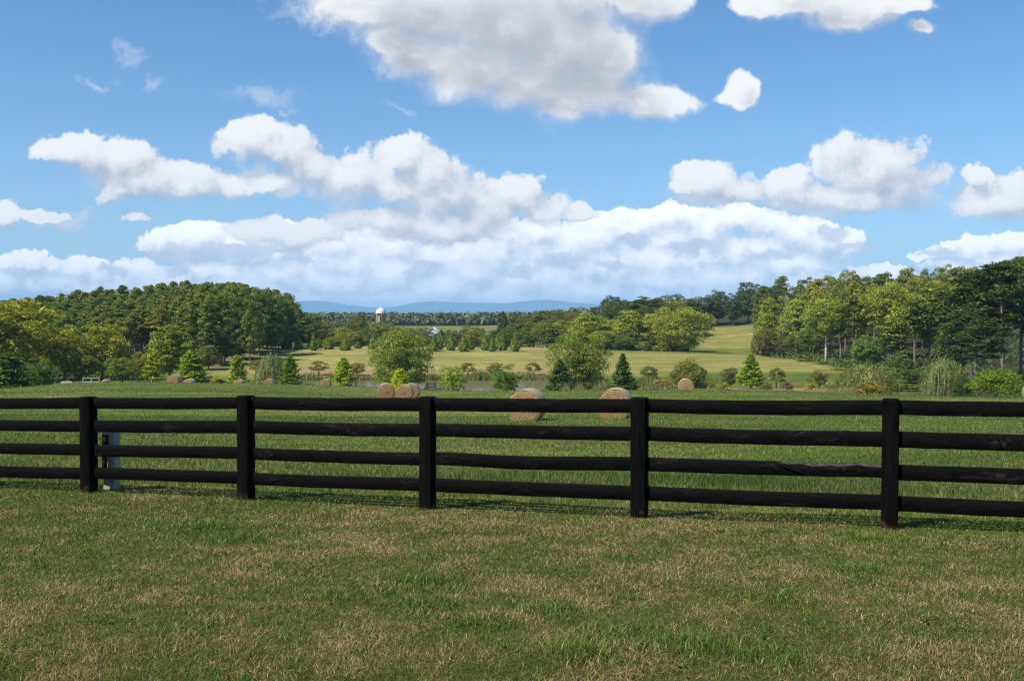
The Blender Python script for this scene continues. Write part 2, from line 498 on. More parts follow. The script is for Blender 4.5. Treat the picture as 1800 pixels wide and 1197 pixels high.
# ------------------------------------------------------------------ mountains
def build_mountains():
    m, t, out = new_mat('wooded_mountain')
    geo = t.n('ShaderNodeNewGeometry').outputs['Position']
    n = t.noise(geo, .0025, 8, .7)[0]
    principled(t, out, t.mix(n, (.018, .035, .020), (.055, .085, .040)), .95, None, .1)
    us = np.arange(-700, 2600, 6.0)
    ctrl_u = [-700, -200, 200, 420, 500, 530, 560, 590, 612, 640, 680, 720, 760, 800, 850, 885, 925, 960, 1000, 1040, 1100, 1250, 1500, 1900, 2600]
    ctrl_v = [545, 540, 536, 534, 533, 530, 529, 533, 537, 539, 541, 534, 530, 531, 532, 533, 529, 527, 531, 534, 536, 538, 540, 543, 546]
    vt = pchip(ctrl_u, ctrl_v, us)
    rng = np.random.default_rng(3)
    jag = np.convolve(rng.normal(size=len(us)), np.ones(5) / 5, 'same') * .5
    vt = vt + jag
    Y0 = 20000.0
    rows = []
    for k, (dy, fz) in enumerate([(-2600, 0.0), (-1800, .12), (-1100, .40), (-600, .66), (-250, .88), (0, 1.0), (500, .85), (1500, .2)]):
        wob = 300 * np.sin(us * .031 + k) + 110 * np.sin(us * .083 + 2 * k)
        Yr = Y0 + dy + (wob if 0 < k < 5 else 0)
        zt = EYE + (HV - vt) / F * Y0 * 1.0
        z = -115 + (zt + 115) * fz * (1 + (.10 * np.sin(us * .05 + k * 1.7) if k not in (0, 5) else 0))
        rows.append(np.stack([(us - CU) / F * Y0, np.broadcast_to(Yr, us.shape), z], 1))
    V = np.vstack(rows); n_ = len(us)
    f = [[i * n_ + j, i * n_ + j + 1, (i + 1) * n_ + j + 1, (i + 1) * n_ + j] for i in range(len(rows) - 1) for j in range(n_ - 1)]
    mb = MB(); mb.add(V, f)
    tag(link('mountains', mb.mesh('mountains', m, smooth=True)), kind='structure')


build_mountains()

# ------------------------------------------------------------------ fence (near)
FC, FK, FY0 = .1763, .0668, 13.8
ANG = math.atan2(-FK, FC)


def fence_xy(t):
    return -.4263 * FY0 + FC * FY0 * t, FY0 - FK * FY0 * t


def build_fence():
    tops_v = {-1: 699, 0: 697, 1: 695, 2: 697, 3: 698.5, 4: 700.5, 5: 704}
    x0, y0 = fence_xy(2)
    root = empty('board_fence', (x0, y0, gz(x0, y0)), 'long black four-board wooden fence crossing the whole lawn', 'fence')
    base = np.array([x0, y0, gz(x0, y0)])
    posts = {}
    rng = np.random.default_rng(11)
    R = rotz(ANG)
    for t in [-1, 0, 1, 2, 3, 4, 5, -3, -2, 6, 7, 8]:
        x, y = fence_xy(t)
        u = CU + F * x / y
        zg = gz(x, y)
        zt = P(u, tops_v[t], y)[2] if t in tops_v else zg + 1.35
        posts[t] = (x, y, zg, zt)
        h = zt - zg
        w = .168 + rng.normal() * .004
        mb = MB()
        # post: bevelled square column, a little irregular, slightly chamfered cap
        lev = np.concatenate([[-.25], np.linspace(0, h - .02, 9), [h - .012, h]])
        prof = []
        cx = rng.normal() * .004
        bv = .010
        for q, z in enumerate(lev):
            s = w / 2 * (1 + rng.normal() * .006)
            if q >= len(lev) - 1: s -= .012
            lean = cx * z
            corner = []
            for sx, sy in ((-1, -1), (1, -1), (1, 1), (-1, 1)):
                p1 = (sx * s, sy * (s - bv)); p2 = (sx * (s - bv), sy * s)
                if sx * sy > 0: corner += [p1, p2]
                else: corner += [p2, p1]
            # order counter-clockwise
            corner = sorted(corner, key=lambda p: math.atan2(p[1], p[0]))
            prof.append([(p[0] + lean + rng.normal() * .0012, p[1] + rng.normal() * .0012, z) for p in corner])
        V = np.array(prof).reshape(-1, 3) @ R.T
        n = 8
        f = [[i * n + j, i * n + (j + 1) % n, (i + 1) * n + (j + 1) % n, (i + 1) * n + j] for i in range(len(lev) - 1) for j in range(n)]
        mb.add(V, f)
        topc = V[-n:].mean(0)
        mb.add(np.vstack([V[-n:], topc]), [[j, (j + 1) % n, n] for j in range(n)])
        link('post', mb.mesh('post', M['post']), root, np.array([x, y, zg]) - base)
    fr = [.012, .247, .497, .742]
    jit = np.random.default_rng(5)
    for t in [-1, 0, 1, 2, 3, 4, -3, -2, 5, 6, 7]:
        a, b = posts[t], posts[t + 1]
        A = np.array([a[0], a[1]]); B = np.array([b[0], b[1]])
        L = np.linalg.norm(B - A); d = (B - A) / L
        for k in range(4):
            ha, hb = a[3] - a[2], b[3] - b[2]
            za = a[3] - fr[k] * 1.34 + jit.normal() * .008 * (k > 0)
            zb = b[3] - fr[k] * 1.34 + jit.normal() * .008 * (k > 0)
            H = .156 + jit.normal() * .004
            n = 40
            s = np.linspace(.07, L - .07, n)
            ph = jit.uniform(0, 6, 4)
            sag = -.007 * np.sin(s / L * math.pi) * jit.uniform(-.6, 1.6) + .0015 * np.sin(s * 2.3 + ph[0])
            if t == 2 and k == 2: sag = sag - .028 * np.sin(s / L * math.pi) ** 2
            zc = za + (zb - za) * s / L + sag
            top = zc + .0010 * np.sin(s * 9 + ph[1]) + jit.normal(size=n) * .0006
            bot = zc - H + .0012 * np.sin(s * 7 + ph[2]) + jit.normal(size=n) * .0007
            if t == 3 and k == 2:     # torn top edge towards the last post
                tear = np.clip((s / L - .56) / .06, 0, 1) * (1 - .75 * np.exp(-((s / L - .86) / .03) ** 2))
                top = top - .020 * tear * (.6 + .4 * np.sin(s * 21))
            thick = .040
            yo = .002 * np.sin(s * 1.7 + ph[3])
            ring = []
            bev = .003
            for (oy, which) in ((-thick / 2 + bev, 't'), (-thick / 2, 't2'), (-thick / 2, 'b2'), (-thick / 2 + bev, 'b'), (thick / 2, 'b'), (thick / 2, 't')):
                zz = {'t': top, 't2': top - bev, 'b': bot, 'b2': bot + bev}[which]
                ring.append(np.stack([s, yo + oy, zz], 1))
            Vl = np.stack(ring, 1).reshape(-1, 3)
            m6 = 6
            f = [[i * m6 + j, (i + 1) * m6 + j, (i + 1) * m6 + (j + 1) % m6, i * m6 + (j + 1) % m6] for i in range(n - 1) for j in range(m6)]
            R2 = np.array([[d[0], -d[1], 0], [d[1], d[0], 0], [0, 0, 1]])
            zmid = za
            Vl[:, 2] -= zmid
            mb = MB()
            mb.add(Vl, f, 0, np.array([.7, 9.0, 9.0]))
            for e in (0, n - 1):
                mb.add(Vl[e * m6:(e + 1) * m6], [[0, 1, 2, 3], [0, 3, 4, 5]], 0, np.array([.7, 9.0, 9.0]))
            for se in (.10, L - .10):
                for hz in (.3, .7):
                    kx = np.argmin(np.abs(s - se))
                    zz = (top[kx] * (1 - hz) + bot[kx] * hz) - zmid
                    mb.tube([[se, yo[kx] - thick / 2 - .004, zz], [se, yo[kx] - thick / 2 + .004, zz]], .006, 6, 0, np.array([.7, 9.0, 9.0]))
            o = link('rail', mb.mesh('rail', M['fence']), root, np.array([a[0], a[1], zmid]) - base)
            o.rotation_euler = (0, 0, math.atan2(d[1], d[0]))
            if t == 3 and k == 2:
                o['label'] = 'split board with pale bare wood along its torn top edge'
                sm = noisy_material('bare_split_wood', (.008, .007, .007), (.075, .064, .058), 18, stretch=(.6, 5, 5))
                mb = MB()
                q = np.where(s / L > .57)[0]
                tt = top[q] - zmid
                low = tt - np.clip(.010 + np.cumsum(jit.normal(size=len(q))) * .004, .002, .030)
                Vs = np.vstack([np.stack([s[q], yo[q] - thick / 2 - .003, tt + .001], 1), np.stack([s[q], yo[q] - thick / 2 - .003, low], 1), np.stack([s[q], yo[q] - thick / 2 + .012, tt + .002], 1)])
                nq = len(q)
                mb.add(Vs, [[i, i + 1, nq + i + 1, nq + i] for i in range(nq - 1)] + [[2 * nq + i, 2 * nq + i + 1, i + 1, i] for i in range(nq - 1)])
                link('torn_edge', mb.mesh('torn_edge', sm), o)
                mb = MB()
                p0 = np.array([.575 * L, -thick / 2 - .004, -.004]); p1 = np.array([.70 * L, -thick / 2 - .040, -.082])
                dd = (p1 - p0)
                mb.tube([p0, p0 + dd * .3 + [0, 0, .004], p0 + dd * .7, p1], [.004, .012, .013, .006], 5, 0, np.array([.7, 9.0, 9.0]))
                link('splinter', mb.mesh('splinter', M['fence']), o)


build_fence()


# ------------------------------------------------------------------ utility pedestal
def build_pedestal():
    Y = 14.15
    x = X(194, Y)
    z = gz(x, Y)
    ztop = P(193, 757.5, Y)[2]
    h = ztop - z
    root = empty('utility_pedestal', (x, Y, z), 'weathered grey-green utility pedestal box behind the left fence post', 'utility box', rz=rad(-12))
    mm = noisy_material('weathered_green_metal', (.22, .215, .155), (.34, .33, .25), 6, rough=.75, bump=.08, spec=.4)
    dark = noisy_material('black_sticker', (.006, .006, .006), (.02, .018, .018), 20, rough=.5, bump=.05)
    red = noisy_material('red_sticker', (.12, .012, .010), (.2, .02, .015), 20, rough=.5, bump=.05)

    def rbox(mb, cx, cy, cz, sx, sy, sz, bv, mat=0):
        pts = []
        for (px, py) in ((1, 1), (-1, 1), (-1, -1), (1, -1)):
            a0 = math.atan2(py, px)
            for q in (-1, -.33, .33, 1):
                aa = a0 + q * math.pi / 4
                pts.append((cx + px * (sx / 2 - bv) + bv * math.cos(aa), cy + py * (sy / 2 - bv) + bv * math.sin(aa)))
        n = len(pts); lv = [(cz, 1), (cz + sz - bv, 1), (cz + sz - bv * .3, 1 - bv * .6 / sx), (cz + sz, 1 - bv * 2.2 / sx)]
        V = np.array([[cx + (p[0] - cx) * s, cy + (p[1] - cy) * s, zz] for zz, s in lv for p in pts])
        f = [[i * n + j, i * n + (j + 1) % n, (i + 1) * n + (j + 1) % n, (i + 1) * n + j] for i in range(3) for j in range(n)]
        mb.add(V, f, mat)
        mb.add(np.vstack([V[-n:], V[-n:].mean(0)]), [[j, (j + 1) % n, n] for j in range(n)], mat)

    mb = MB(); rbox(mb, 0, 0, -.15, .180, .15, .15 + h * .30, .02)
    link('base', mb.mesh('pedestal_base', mm), root)
    mb = MB(); rbox(mb, 0, -.006, h * .24, .198, .17, h * .76, .025)
    link('cover', mb.mesh('pedestal_cover', mm), root)
    mb = MB()
    mb.box([.045, -.096, h * .62], [.012, .010, h * .70])
    link('seam', mb.mesh('cover_seam', mm), root)
    mb = MB()
    mb.box([-.034, -.0935, h * .865], [.105, .004, h * .17])
    link('sticker', mb.mesh('sticker', dark), root)
    mb = MB()
    mb.box([-.050, -.0935, h * .50], [.08, .004, h * .22])
    link('sticker', mb.mesh('sticker', dark), root)
    mb = MB()
    mb.box([-.035, -.0965, h * .555], [.03, .004, h * .09])
    link('red_patch', mb.mesh('red_patch', red), root)
    mb = MB()
    mb.box([-.045, -.0965, h * .89], [.03, .004, h * .03])
    link('red_patch', mb.mesh('red_patch', red), root)
    mb = MB()
    mb.tube([[.075, -.105, h * .275], [.075, -.085, h * .275]], .013, 10)
    link('bolt', mb.mesh('bolt', dark), root)


build_pedestal()


# ------------------------------------------------------------------ hay bales
def bale_materials():
    m, t, out = new_mat('hay_stalks')
    tc = t.n('ShaderNodeTexCoord').outputs['Object']
    s = t.sep(tc)
    r = t.math('SQRT', t.math('ADD', t.math('MULTIPLY', s[0], s[0]), t.math('MULTIPLY', s[2], s[2])))
    ang = t.math('ARCTAN2', s[2], s[0])
    n0 = t.noise(tc, 6.0, 4, .6)[0]
    rr = t.math('ADD', r, t.math('MULTIPLY', t.math('SUBTRACT', n0, .5), .12))
    rr = t.math('ADD', rr, t.math('MULTIPLY', ang, .011))
    ringv = t.math('SINE', t.math('MULTIPLY', rr, 88.0))
    n1 = t.noise(tc, 38.0, 4, .65)[0]
    st = t.noise(t.comb(t.math('MULTIPLY', rr, 60.0), t.math('MULTIPLY', ang, 6.0), t.math('MULTIPLY', s[1], 14.0)), 1.0, 4, .6)[0]
    h = t.math('ADD', t.math('MULTIPLY', st, .6), t.math('ADD', t.math('MULTIPLY', ringv, .09), t.math('MULTIPLY', n1, .35)))
    c = t.mix(t.remap(h, .25, .75), (.15, .078, .030), (.56, .385, .19))
    principled(t, out, c, .9, t.bump(h, 1.0, .05), .15)
    m2, t, out = new_mat('net_wrap')
    tc = t.n('ShaderNodeTexCoord').outputs['Object']
    n1 = t.noise(t.vec('MULTIPLY', tc, (1, 6, 1)), 8.0, 5, .65)[0]
    n2 = t.noise(tc, 40.0, 3, .6)[0]
    h = t.math('ADD', t.math('MULTIPLY', n1, .6), t.math('MULTIPLY', n2, .4))
    c = t.mix(t.remap(h, .3, .7), (.24, .19, .10), (.47, .39, .24))
    principled(t, out, c, .7, t.bump(h, .6, .03), .3)
    return m, m2


M['hay'], M['net'] = bale_materials()


def bale_meshes(seed):
    rng = np.random.default_rng(seed)
    R, L, n = .75, 1.38, 56
    th = np.arange(n) * 2 * math.pi / n

    def shape(r, th, y):     # slightly squashed at the bottom, lumpy
        x = r * np.cos(th); z = r * np.sin(th)
        z = np.where(z < -.60, -.60 - (-.60 - z) * .25, z)
        k = 1 + .012 * np.sin(3 * th + seed) + .008 * np.sin(5 * th + y * 2 + seed)
        return np.stack([x * k, np.broadcast_to(y, x.shape), z * k + .62], -1)
    mb = MB()
    rs = [0.0, .08, .16, .24, .33, .42, .51, .60, .68, .725, .745]
    for side in (-1, 1):
        rows = []
        for q, r in enumerate(rs):
            y = side * (L / 2 + .03 * (1 - (r / R) ** 2) - (.025 if r > .72 else 0)) + rng.normal(size=n) * .012
            rows.append(shape(r, th, y))
        V = np.vstack(rows)
        f = [[i * n + j, i * n + (j + 1) % n, (i + 1) * n + (j + 1) % n, (i + 1) * n + j] for i in range(len(rs) - 1) for j in range(n)]
        if side > 0: f = [q[::-1] for q in f]
        mb.add(V, f)
    # loose stalks sticking out of the ends
    k = 900
    r = R * np.sqrt(rng.uniform(0, 1, k)) * .97; a = rng.uniform(0, 2 * math.pi, k)
    side = np.where(rng.uniform(size=k) < .5, -1, 1)
    c = np.stack([r * np.cos(a), side * (L / 2 + .035), np.maximum(r * np.sin(a), -.63) + .62], 1)
    tang = np.stack([-np.sin(a), rng.normal(size=k) * .5, np.cos(a)], 1) + rng.normal(size=(k, 3)) * .35
    nr = np.stack([np.zeros(k), side * 1.0, np.zeros(k)], 1) + rng.normal(size=(k, 3)) * .6
    mb.leaves(c, nr, rng.uniform(.06, .16, k), .008, rng, np.ones((k, 3)), spin=tang)
    core = mb.mesh('rolled_hay', M['hay'], smooth=False)
    mb = MB()
    ys = np.linspace(-L / 2 + .01, L / 2 - .01, 12)
    rows = [shape(R + .004 + .006 * np.sin(y * 9 + seed) - (.012 if q in (0, 11) else 0), th, y) for q, y in enumerate(ys)]
    V = np.vstack(rows)
    f = [[i * n + j, i * n + (j + 1) % n, (i + 1) * n + (j + 1) % n, (i + 1) * n + j] for i in range(len(ys) - 1) for j in range(n)]
    mb.add(V, f)
    wrap = mb.mesh('net_wrap', M['net'], smooth=True)
    return core, wrap


BALES = [bale_meshes(s) for s in (1, 2, 3)]
# u, depth, axis heading (degrees clockwise from straight ahead), label
for i, (u, Y, hd, lab) in enumerate([
    (926, 42.5, 13, 'largest round hay bale, behind the top rail, its wrapped side showing on the right'),
    (1083, 44.5, 13, 'round hay bale partly hidden by the fence post on its right, close to the camera'),
    (678.5, 88, -7, 'round hay bale seen flat-on, left of the touching pair above the top rail'),
    (711, 86.5, -1, 'round hay bale in front of another bale, its dark hollow centre facing the camera'),
    (723, 89.5, -1, 'round hay bale tucked behind the right of the pair, only its edge showing'),
    (1206, 94, 9, 'round hay bale alone on the right before the weeping shrub'),
    (306, 119, 3, 'pale sunlit hay bale with wrapped side showing, before the cone-shaped tree on the left'),
    (572, 148, 0, 'small pale hay bale far off beside the pond water'),
    (187, 131, -24, 'half-hidden hay bale dome sticking up behind the field crest right of the wooden gate frame'),
    (115, 140, 40, 'leftmost hay bale, low and turned sideways, half sunk behind the field edge'),
    (332, 141, 10, 'low sliver of a hay bale just right of the pale wrapped bale'),
    (420, 148, 5, 'barely visible hay bale top below the small light green tree'),
    (472, 143, -6, 'hay bale top showing in front of the olive willow on the left'),
    (1814, 88, 25, 'hay bale cut off by the right edge beside the big green shrub'),
]):
    x = X(u, Y); z = gz(x, Y)
    r = empty('hay_bale', (x, Y, z - .03), lab, 'hay bale', 'round hay bales lying in the hayfield', rz=-rad(hd))
    core, wrap = BALES[i % 3]
    link('rolled_hay', core, r); link('net_wrap', wrap, r)


# ------------------------------------------------------------------ foliage meshes
def shade_tint(rng, n, base=(1, 1, 1), var=.17, hue=.10):
    v = np.exp(rng.normal(size=n) * var)
    h = rng.normal(size=n) * hue
    return np.stack([v * (1 + h) * base[0], v * base[1], v * (1 - h) * base[2]], 1)


def sphere_pts(rng, n):
    p = rng.normal(size=(n, 3))
    return p / np.linalg.norm(p, axis=1)[:, None]


def clump(mb, rng, c, r, n, L, W, up=.5, out=.7, rnd=.7, tint=None, shell=.55):
    d = sphere_pts(rng, n)
    d[:, 2] = np.where(d[:, 2] < -.3, -d[:, 2] * .6, d[:, 2])
    rad_ = (shell + (1 - shell) * rng.uniform(size=n) ** .5)[:, None]
    p = np.asarray(c) + d * rad_ * np.asarray(r)
    nr = d * out + np.array([0, 0, up]) + rng.normal(size=(n, 3)) * rnd
    ct = math.exp(rng.normal() * .16)
    tt = shade_tint(rng, n) * ct if tint is None else shade_tint(rng, n) * np.asarray(tint) * ct
    mb.leaves(p, nr, L * np.exp(rng.normal(size=n) * .25), W * np.exp(rng.normal(size=n) * .25), rng, tt)


def deciduous(seed, H=10.0, W=8.0, lo=.14, N=84, leaf=.35, per=96, trunkr=.20, limbs=10, squash=1.0, shape='round'):
    rng = np.random.default_rng(seed)
    mb = MB(); tb = MB()
    zc = H * (lo + (1 - lo) * .48); rz = H * (1 - lo) * .5; rx = W / 2
    ends = []
    ga = math.pi * (3 - math.sqrt(5))
    lob = [(rng.uniform(0, 6.28), rng.uniform(.0, .22)) for _ in range(5)]
    for k in range(N):
        q = (k + .5) / N
        ct = 1 - 2 * q
        a = ga * k + rng.normal() * .25
        st = math.sqrt(max(0, 1 - ct * ct))
        wob = 1 + sum(am * math.cos(3 * (a - a0) + 2.5 * ct) for a0, am in lob) / 2.2
        rr = (.74 + .20 * rng.uniform()) * wob
        if rng.uniform() < .25: rr *= .6
        prof = 1.0
        if shape == 'upright': prof = .78 + .35 * (1 - abs(ct + .3))
        x = rx * st * math.cos(a) * rr * prof; y = rx * st * math.sin(a) * rr * prof
        z = zc + rz * ct * (rr if ct > 0 else .9)
        cr = W * rng.uniform(.105, .175)
        if rng.uniform() < .06: continue
        clump(mb, rng, (x, y, z), (cr, cr, cr * .72 * squash), per, leaf, leaf * .62)
        ends.append((x, y, z))
    clumps_in = max(6, N // 7)
    for k in range(clumps_in):
        d = sphere_pts(rng, 1)[0] * rng.uniform(.1, .5)
        clump(mb, rng, (d[0] * rx, d[1] * rx, zc + d[2] * rz), (W * .17,) * 3, per // 2, leaf * 1.3, leaf * .9)
    # trunk and limbs
    fork = H * (lo + .10)
    tb.tube([[0, 0, -.4], [0, 0, .1], [.05 * rng.normal(), .05 * rng.normal(), fork * .6], [.1 * rng.normal(), .1 * rng.normal(), fork], [.2 * rng.normal(), .2 * rng.normal(), zc + rz * .5]],
            [trunkr * 1.35, trunkr * 1.1, trunkr * .9, trunkr * .75, trunkr * .2], 8)
    order = rng.permutation(len(ends))[:limbs]
    for e in order:
        p = np.array(ends[e]); s = np.array([0, 0, rng.uniform(fork * .8, zc)])
        mid = (s + p) / 2 + np.array([0, 0, .06 * H * rng.uniform(-.2, 1)])
        tb.tube([s, mid, s + (p - s) * .93], [trunkr * .42, trunkr * .26, trunkr * .08], 5)
    return [('trunk', tb, 'bark'), ('crown', mb, 'leaf')], H, W


def pine(seed, H=17.0, W=5.6, lo=.42, per=32, leaf=.52):
    rng = np.random.default_rng(seed)
    mb = MB(); tb = MB()
    bend = rng.normal(size=2) * .35
    axis = lambda z: np.array([bend[0] * (z / H) ** 2, bend[1] * (z / H) ** 2, z])
    tb.tube([axis(z) for z in (-.5, .2, H * .3, H * .6, H * .85, H * .98)], [.24, .20, .17, .12, .07, .02], 7)
    z = lo * H
    while z < H * .985:
        t = (z - lo * H) / (H * (1 - lo))
        prof = min(1, .50 + 1.5 * t) if t < .35 else max(.10, (1 - ((t - .35) / .65) ** 2.4))
        nb = rng.integers(3, 6) if t > .12 else rng.integers(1, 4)
        for _ in range(nb):
            a = rng.uniform(0, 6.28)
            L = W / 2 * prof * rng.uniform(.55, 1.15)
            el = rng.uniform(-.25, .50) + .35 * t
            d = np.array([math.cos(a) * math.cos(el), math.sin(a) * math.cos(el), math.sin(el)])
            s = axis(z)
            tb.tube([s, s + d * L * .9], [.045, .012], 4, cap=False)
            for q in (.55, 1.0) if L > 1.1 else (.9,):
                c = s + d * L * q + rng.normal(size=3) * .12
                cr = (.40 + .42 * rng.uniform()) * (.8 + .3 * q)
                clump(mb, rng, c, (cr * 1.2, cr * 1.2, cr * .82), per, leaf, leaf * .46, up=.75, out=.5, rnd=.6)
        z += rng.uniform(.30, .62)
    clump(mb, rng, axis(H * .965), (.85, .85, .7), per * 3, leaf, leaf * .4)
    return [('trunk', tb, 'bark'), ('crown', mb, 'needle')], H, W


def redwood(seed, H=6.0, W=4.2, nb=140, leaf=.27, power=.52, base=.06, el0=.22):
    """young broad cone with rising feathery branches"""
    rng = np.random.default_rng(seed)
    mb = MB(); tb = MB()
    tb.tube([[0, 0, -.3], [0, 0, .1], [.03, 0, H * .5], [0, .02, H * .99]], [.13, .10, .06, .012], 7)
    ga = math.pi * (3 - math.sqrt(5))
    for k in range(nb):
        t = (k + rng.uniform(-.4, .4)) / nb
        t = min(max(t, 0), .985)
        z = H * (base + (1 - base) * t ** 1.05)
        a = ga * k + rng.normal() * .3
        low = min(1, .80 + t * 2.0)
        L = W / 2 * ((1 - t) ** power * low + .04) * rng.uniform(.80, 1.25)
        el = el0 + .35 * t + rng.normal() * .10
        d = np.array([math.cos(a) * math.cos(el), math.sin(a) * math.cos(el), math.sin(el)])
        s = np.array([0, 0, z - .25 * L * math.sin(el)])
        tb.tube([s, s + d * L * .55, s + d * L * .97 + [0, 0, .04 * L]], [.022, .014, .005], 4, cap=False)
        n = int(10 + 20 * L / (W / 2))
        q = rng.uniform(.22, 1.03, n)
        side = np.cross(d, [0, 0, 1.0])
        spread = (.34 * (1 - q * .5) * L + .12)[:, None]
        p = s + d * L * q[:, None] + side * spread * rng.uniform(-1, 1, n)[:, None] + np.array([0, 0, 1]) * (rng.normal(size=n) * .06 - .05)[:, None]
        nr = np.array([0, 0, .9]) + d * .25 + rng.normal(size=(n, 3)) * .55
        ct = math.exp(rng.normal() * .15)
        mb.leaves(p, nr, leaf * np.exp(rng.normal(size=n) * .25) * 1.5, leaf * .75, rng, shade_tint(rng, n) * ct, spin=np.repeat(d[None], n, 0) + rng.normal(size=(n, 3)) * .6)
    return [('trunk', tb, 'bark'), ('crown', mb, 'leaf')], H, W


def leyland(seed, H=4.0, W=2.6, n=1300, leaf=.30):
    rng = np.random.default_rng(seed)
    mb = MB(); tb = MB()
    tb.tube([[0, 0, -.3], [0, 0, .3], [0, 0, H * .9]], [.09, .08, .02], 6)
    t = rng.uniform(0, 1, n) ** 1.35
    a = rng.uniform(0, 6.28, n)
    prof = np.minimum(1, .55 + 3.2 * t) * (1 - t) ** .72 + .03
    lump = 1 + .18 * np.sin(4 * a + 9 * t + seed) + .10 * np.sin(7 * a - 14 * t)
    r = W / 2 * prof * lump * rng.uniform(.72, 1.05, n)
    p = np.stack([r * np.cos(a), r * np.sin(a), .10 + t * (H - .1)], 1)
    nr = np.stack([np.cos(a), np.sin(a), .5 * np.ones(n)], 1) + rng.normal(size=(n, 3)) * .55
    sp = np.stack([np.cos(a) * .4, np.sin(a) * .4, np.ones(n)], 1) + rng.normal(size=(n, 3)) * .4
    mb.leaves(p, nr, leaf * 1.5 * np.exp(rng.normal(size=n) * .25), leaf * .8, rng, shade_tint(rng, n), spin=sp)
    return [('trunk', tb, 'bark'), ('crown', mb, 'leaf')], H, W


def willow(seed, H=6.0, W=7.0, ns=420, leaf=.34):
    rng = np.random.default_rng(seed)
    mb = MB(); tb = MB()
    tb.tube([[0, 0, -.3], [.05, 0, H * .25], [.1, .1, H * .5], [.1, .1, H * .85]], [.22, .18, .13, .05], 7)
    for k in range(12):
        a = rng.uniform(0, 6.28); s = np.array([0.05, 0, H * rng.uniform(.2, .5)])
        e = np.array([math.cos(a) * W * .3, math.sin(a) * W * .3, H * rng.uniform(.65, .9)])
        tb.tube([s, (s + e) / 2 + [0, 0, .25], e], [.08, .05, .015], 5, cap=False)
    for k in range(ns):
        a = rng.uniform(0, 6.28); q = math.sqrt(rng.uniform(.0, 1.0))
        lump = 1 + .13 * math.sin(3 * a + seed) + .08 * math.sin(5 * a + 1)
        x0, y0 = .43 * W * q * math.cos(a) * lump, .43 * W * q * math.sin(a) * lump
        ztop = H * (.30 + .68 * math.sqrt(max(0, 1 - q * q * .93))) * (1 + rng.normal() * .05)
        Ls = min(ztop - .15, H * rng.uniform(.28, .75))
        n = int(max(4, Ls / .20))
        s = np.linspace(0, 1, n)
        outw = .07 * W * (1 - (1 - s) ** 2)
        p = np.stack([x0 + np.cos(a) * outw, y0 + np.sin(a) * outw, ztop + .22 * np.sin(s * 3.1) * (1 - s) - Ls * s], 1) + rng.normal(size=(n, 3)) * .06
        nr = np.array([math.cos(a), math.sin(a), .35]) + rng.normal(size=(n, 3)) * .55
        ct = math.exp(rng.normal() * .2)
        mb.leaves(p, nr, leaf * 1.5 * np.exp(rng.normal(size=n) * .2), leaf * .30, rng, shade_tint(rng, n) * ct, spin=np.array([0.1 * math.cos(a), .1 * math.sin(a), 1.0]) + rng.normal(size=(n, 3)) * .22)
    return [('trunk', tb, 'bark'), ('crown', mb, 'leaf')], H, W


def myrtle(seed, H=3.4, W=3.4):
    rng = np.random.default_rng(seed)
    mb = MB(); tb = MB()
    for k in range(4):
        a = k * 1.57 + rng.uniform(-.4, .4)
        e = np.array([math.cos(a) * W * .26, math.sin(a) * W * .26, H * .62])
        tb.tube([[.05 * math.cos(a), .05 * math.sin(a), -.2], [.10 * math.cos(a), .10 * math.sin(a), H * .25], e], [.06, .05, .025], 5)
    for k in range(38):
        d = sphere_pts(rng, 1)[0]
        if d[2] < -.6: d[2] = -d[2]
        c = np.array([d[0] * W * .35, d[1] * W * .35, H * .56 + d[2] * H * .34])
        c[:2] *= .8 + .5 * rng.uniform()
        clump(mb, rng, c, (W * .15, W * .15, W * .14), 60, .20, .13)
    return [('trunk', tb, 'bark'), ('crown', mb, 'leaf')], H, W


def bush(seed, H=2.0, W=2.6, N=30, per=44, leaf=.21, up=.5):
    rng = np.random.default_rng(seed)
    mb = MB()
    for k in range(N):
        d = sphere_pts(rng, 1)[0]; d[2] = abs(d[2])
        q = rng.uniform(.5, .85)
        c = np.array([d[0] * W * .5 * q, d[1] * W * .5 * q, .12 * H + d[2] * H * .8 * q])
        clump(mb, rng, c, (W * .15, W * .15, H * .16), per, leaf, leaf * .6, up=up)
    tb = MB()
    for k in range(4):
        a = k * 1.6
        tb.tube([[0, 0, -.2], [.1 * W * math.cos(a), .1 * W * math.sin(a), H * .5]], [.04, .02], 4)
    return [('stem', tb, 'bark'), ('crown', mb, 'leaf')], H, W


def dead(seed, H=9.0, W=6.0):
    rng = np.random.default_rng(seed)
    tb = MB()

    def grow(p, d, L, r, depth):
        e = p + d * L
        mid = (p + e) / 2 + rng.normal(size=3) * L * .06
        tb.tube([p, mid, e], [r, r * .85, r * .62], 5, cap=False)
        if depth == 0: return
        for _ in range(3 if depth > 1 else 4):
            nd = d + rng.normal(size=3) * .55; nd[2] += .08; nd /= np.linalg.norm(nd)
            grow(p + (e - p) * rng.uniform(.55, 1.0), nd, L * rng.uniform(.55, .8), r * .55, depth - 1)
    grow(np.array([0, 0, -.3]), np.array([.02, .03, 1.0]), H * .38, .17, 4)
    V = np.vstack(tb.v)
    return [('branches', tb, 'deadwood')], float(V[:, 2].max()), float(np.ptp(V[:, 0]))


M['deadwood'] = noisy_material('deadwood', (.20, .18, .15), (.34, .31, .27), 4)


def stack(parts, H, W):
    out = []
    for nm, mb, mt in parts:
        out.append((nm, mb.mesh(nm, M[mt], smooth=(nm in ('trunk', 'stem', 'branches')))))
    return out, H, W


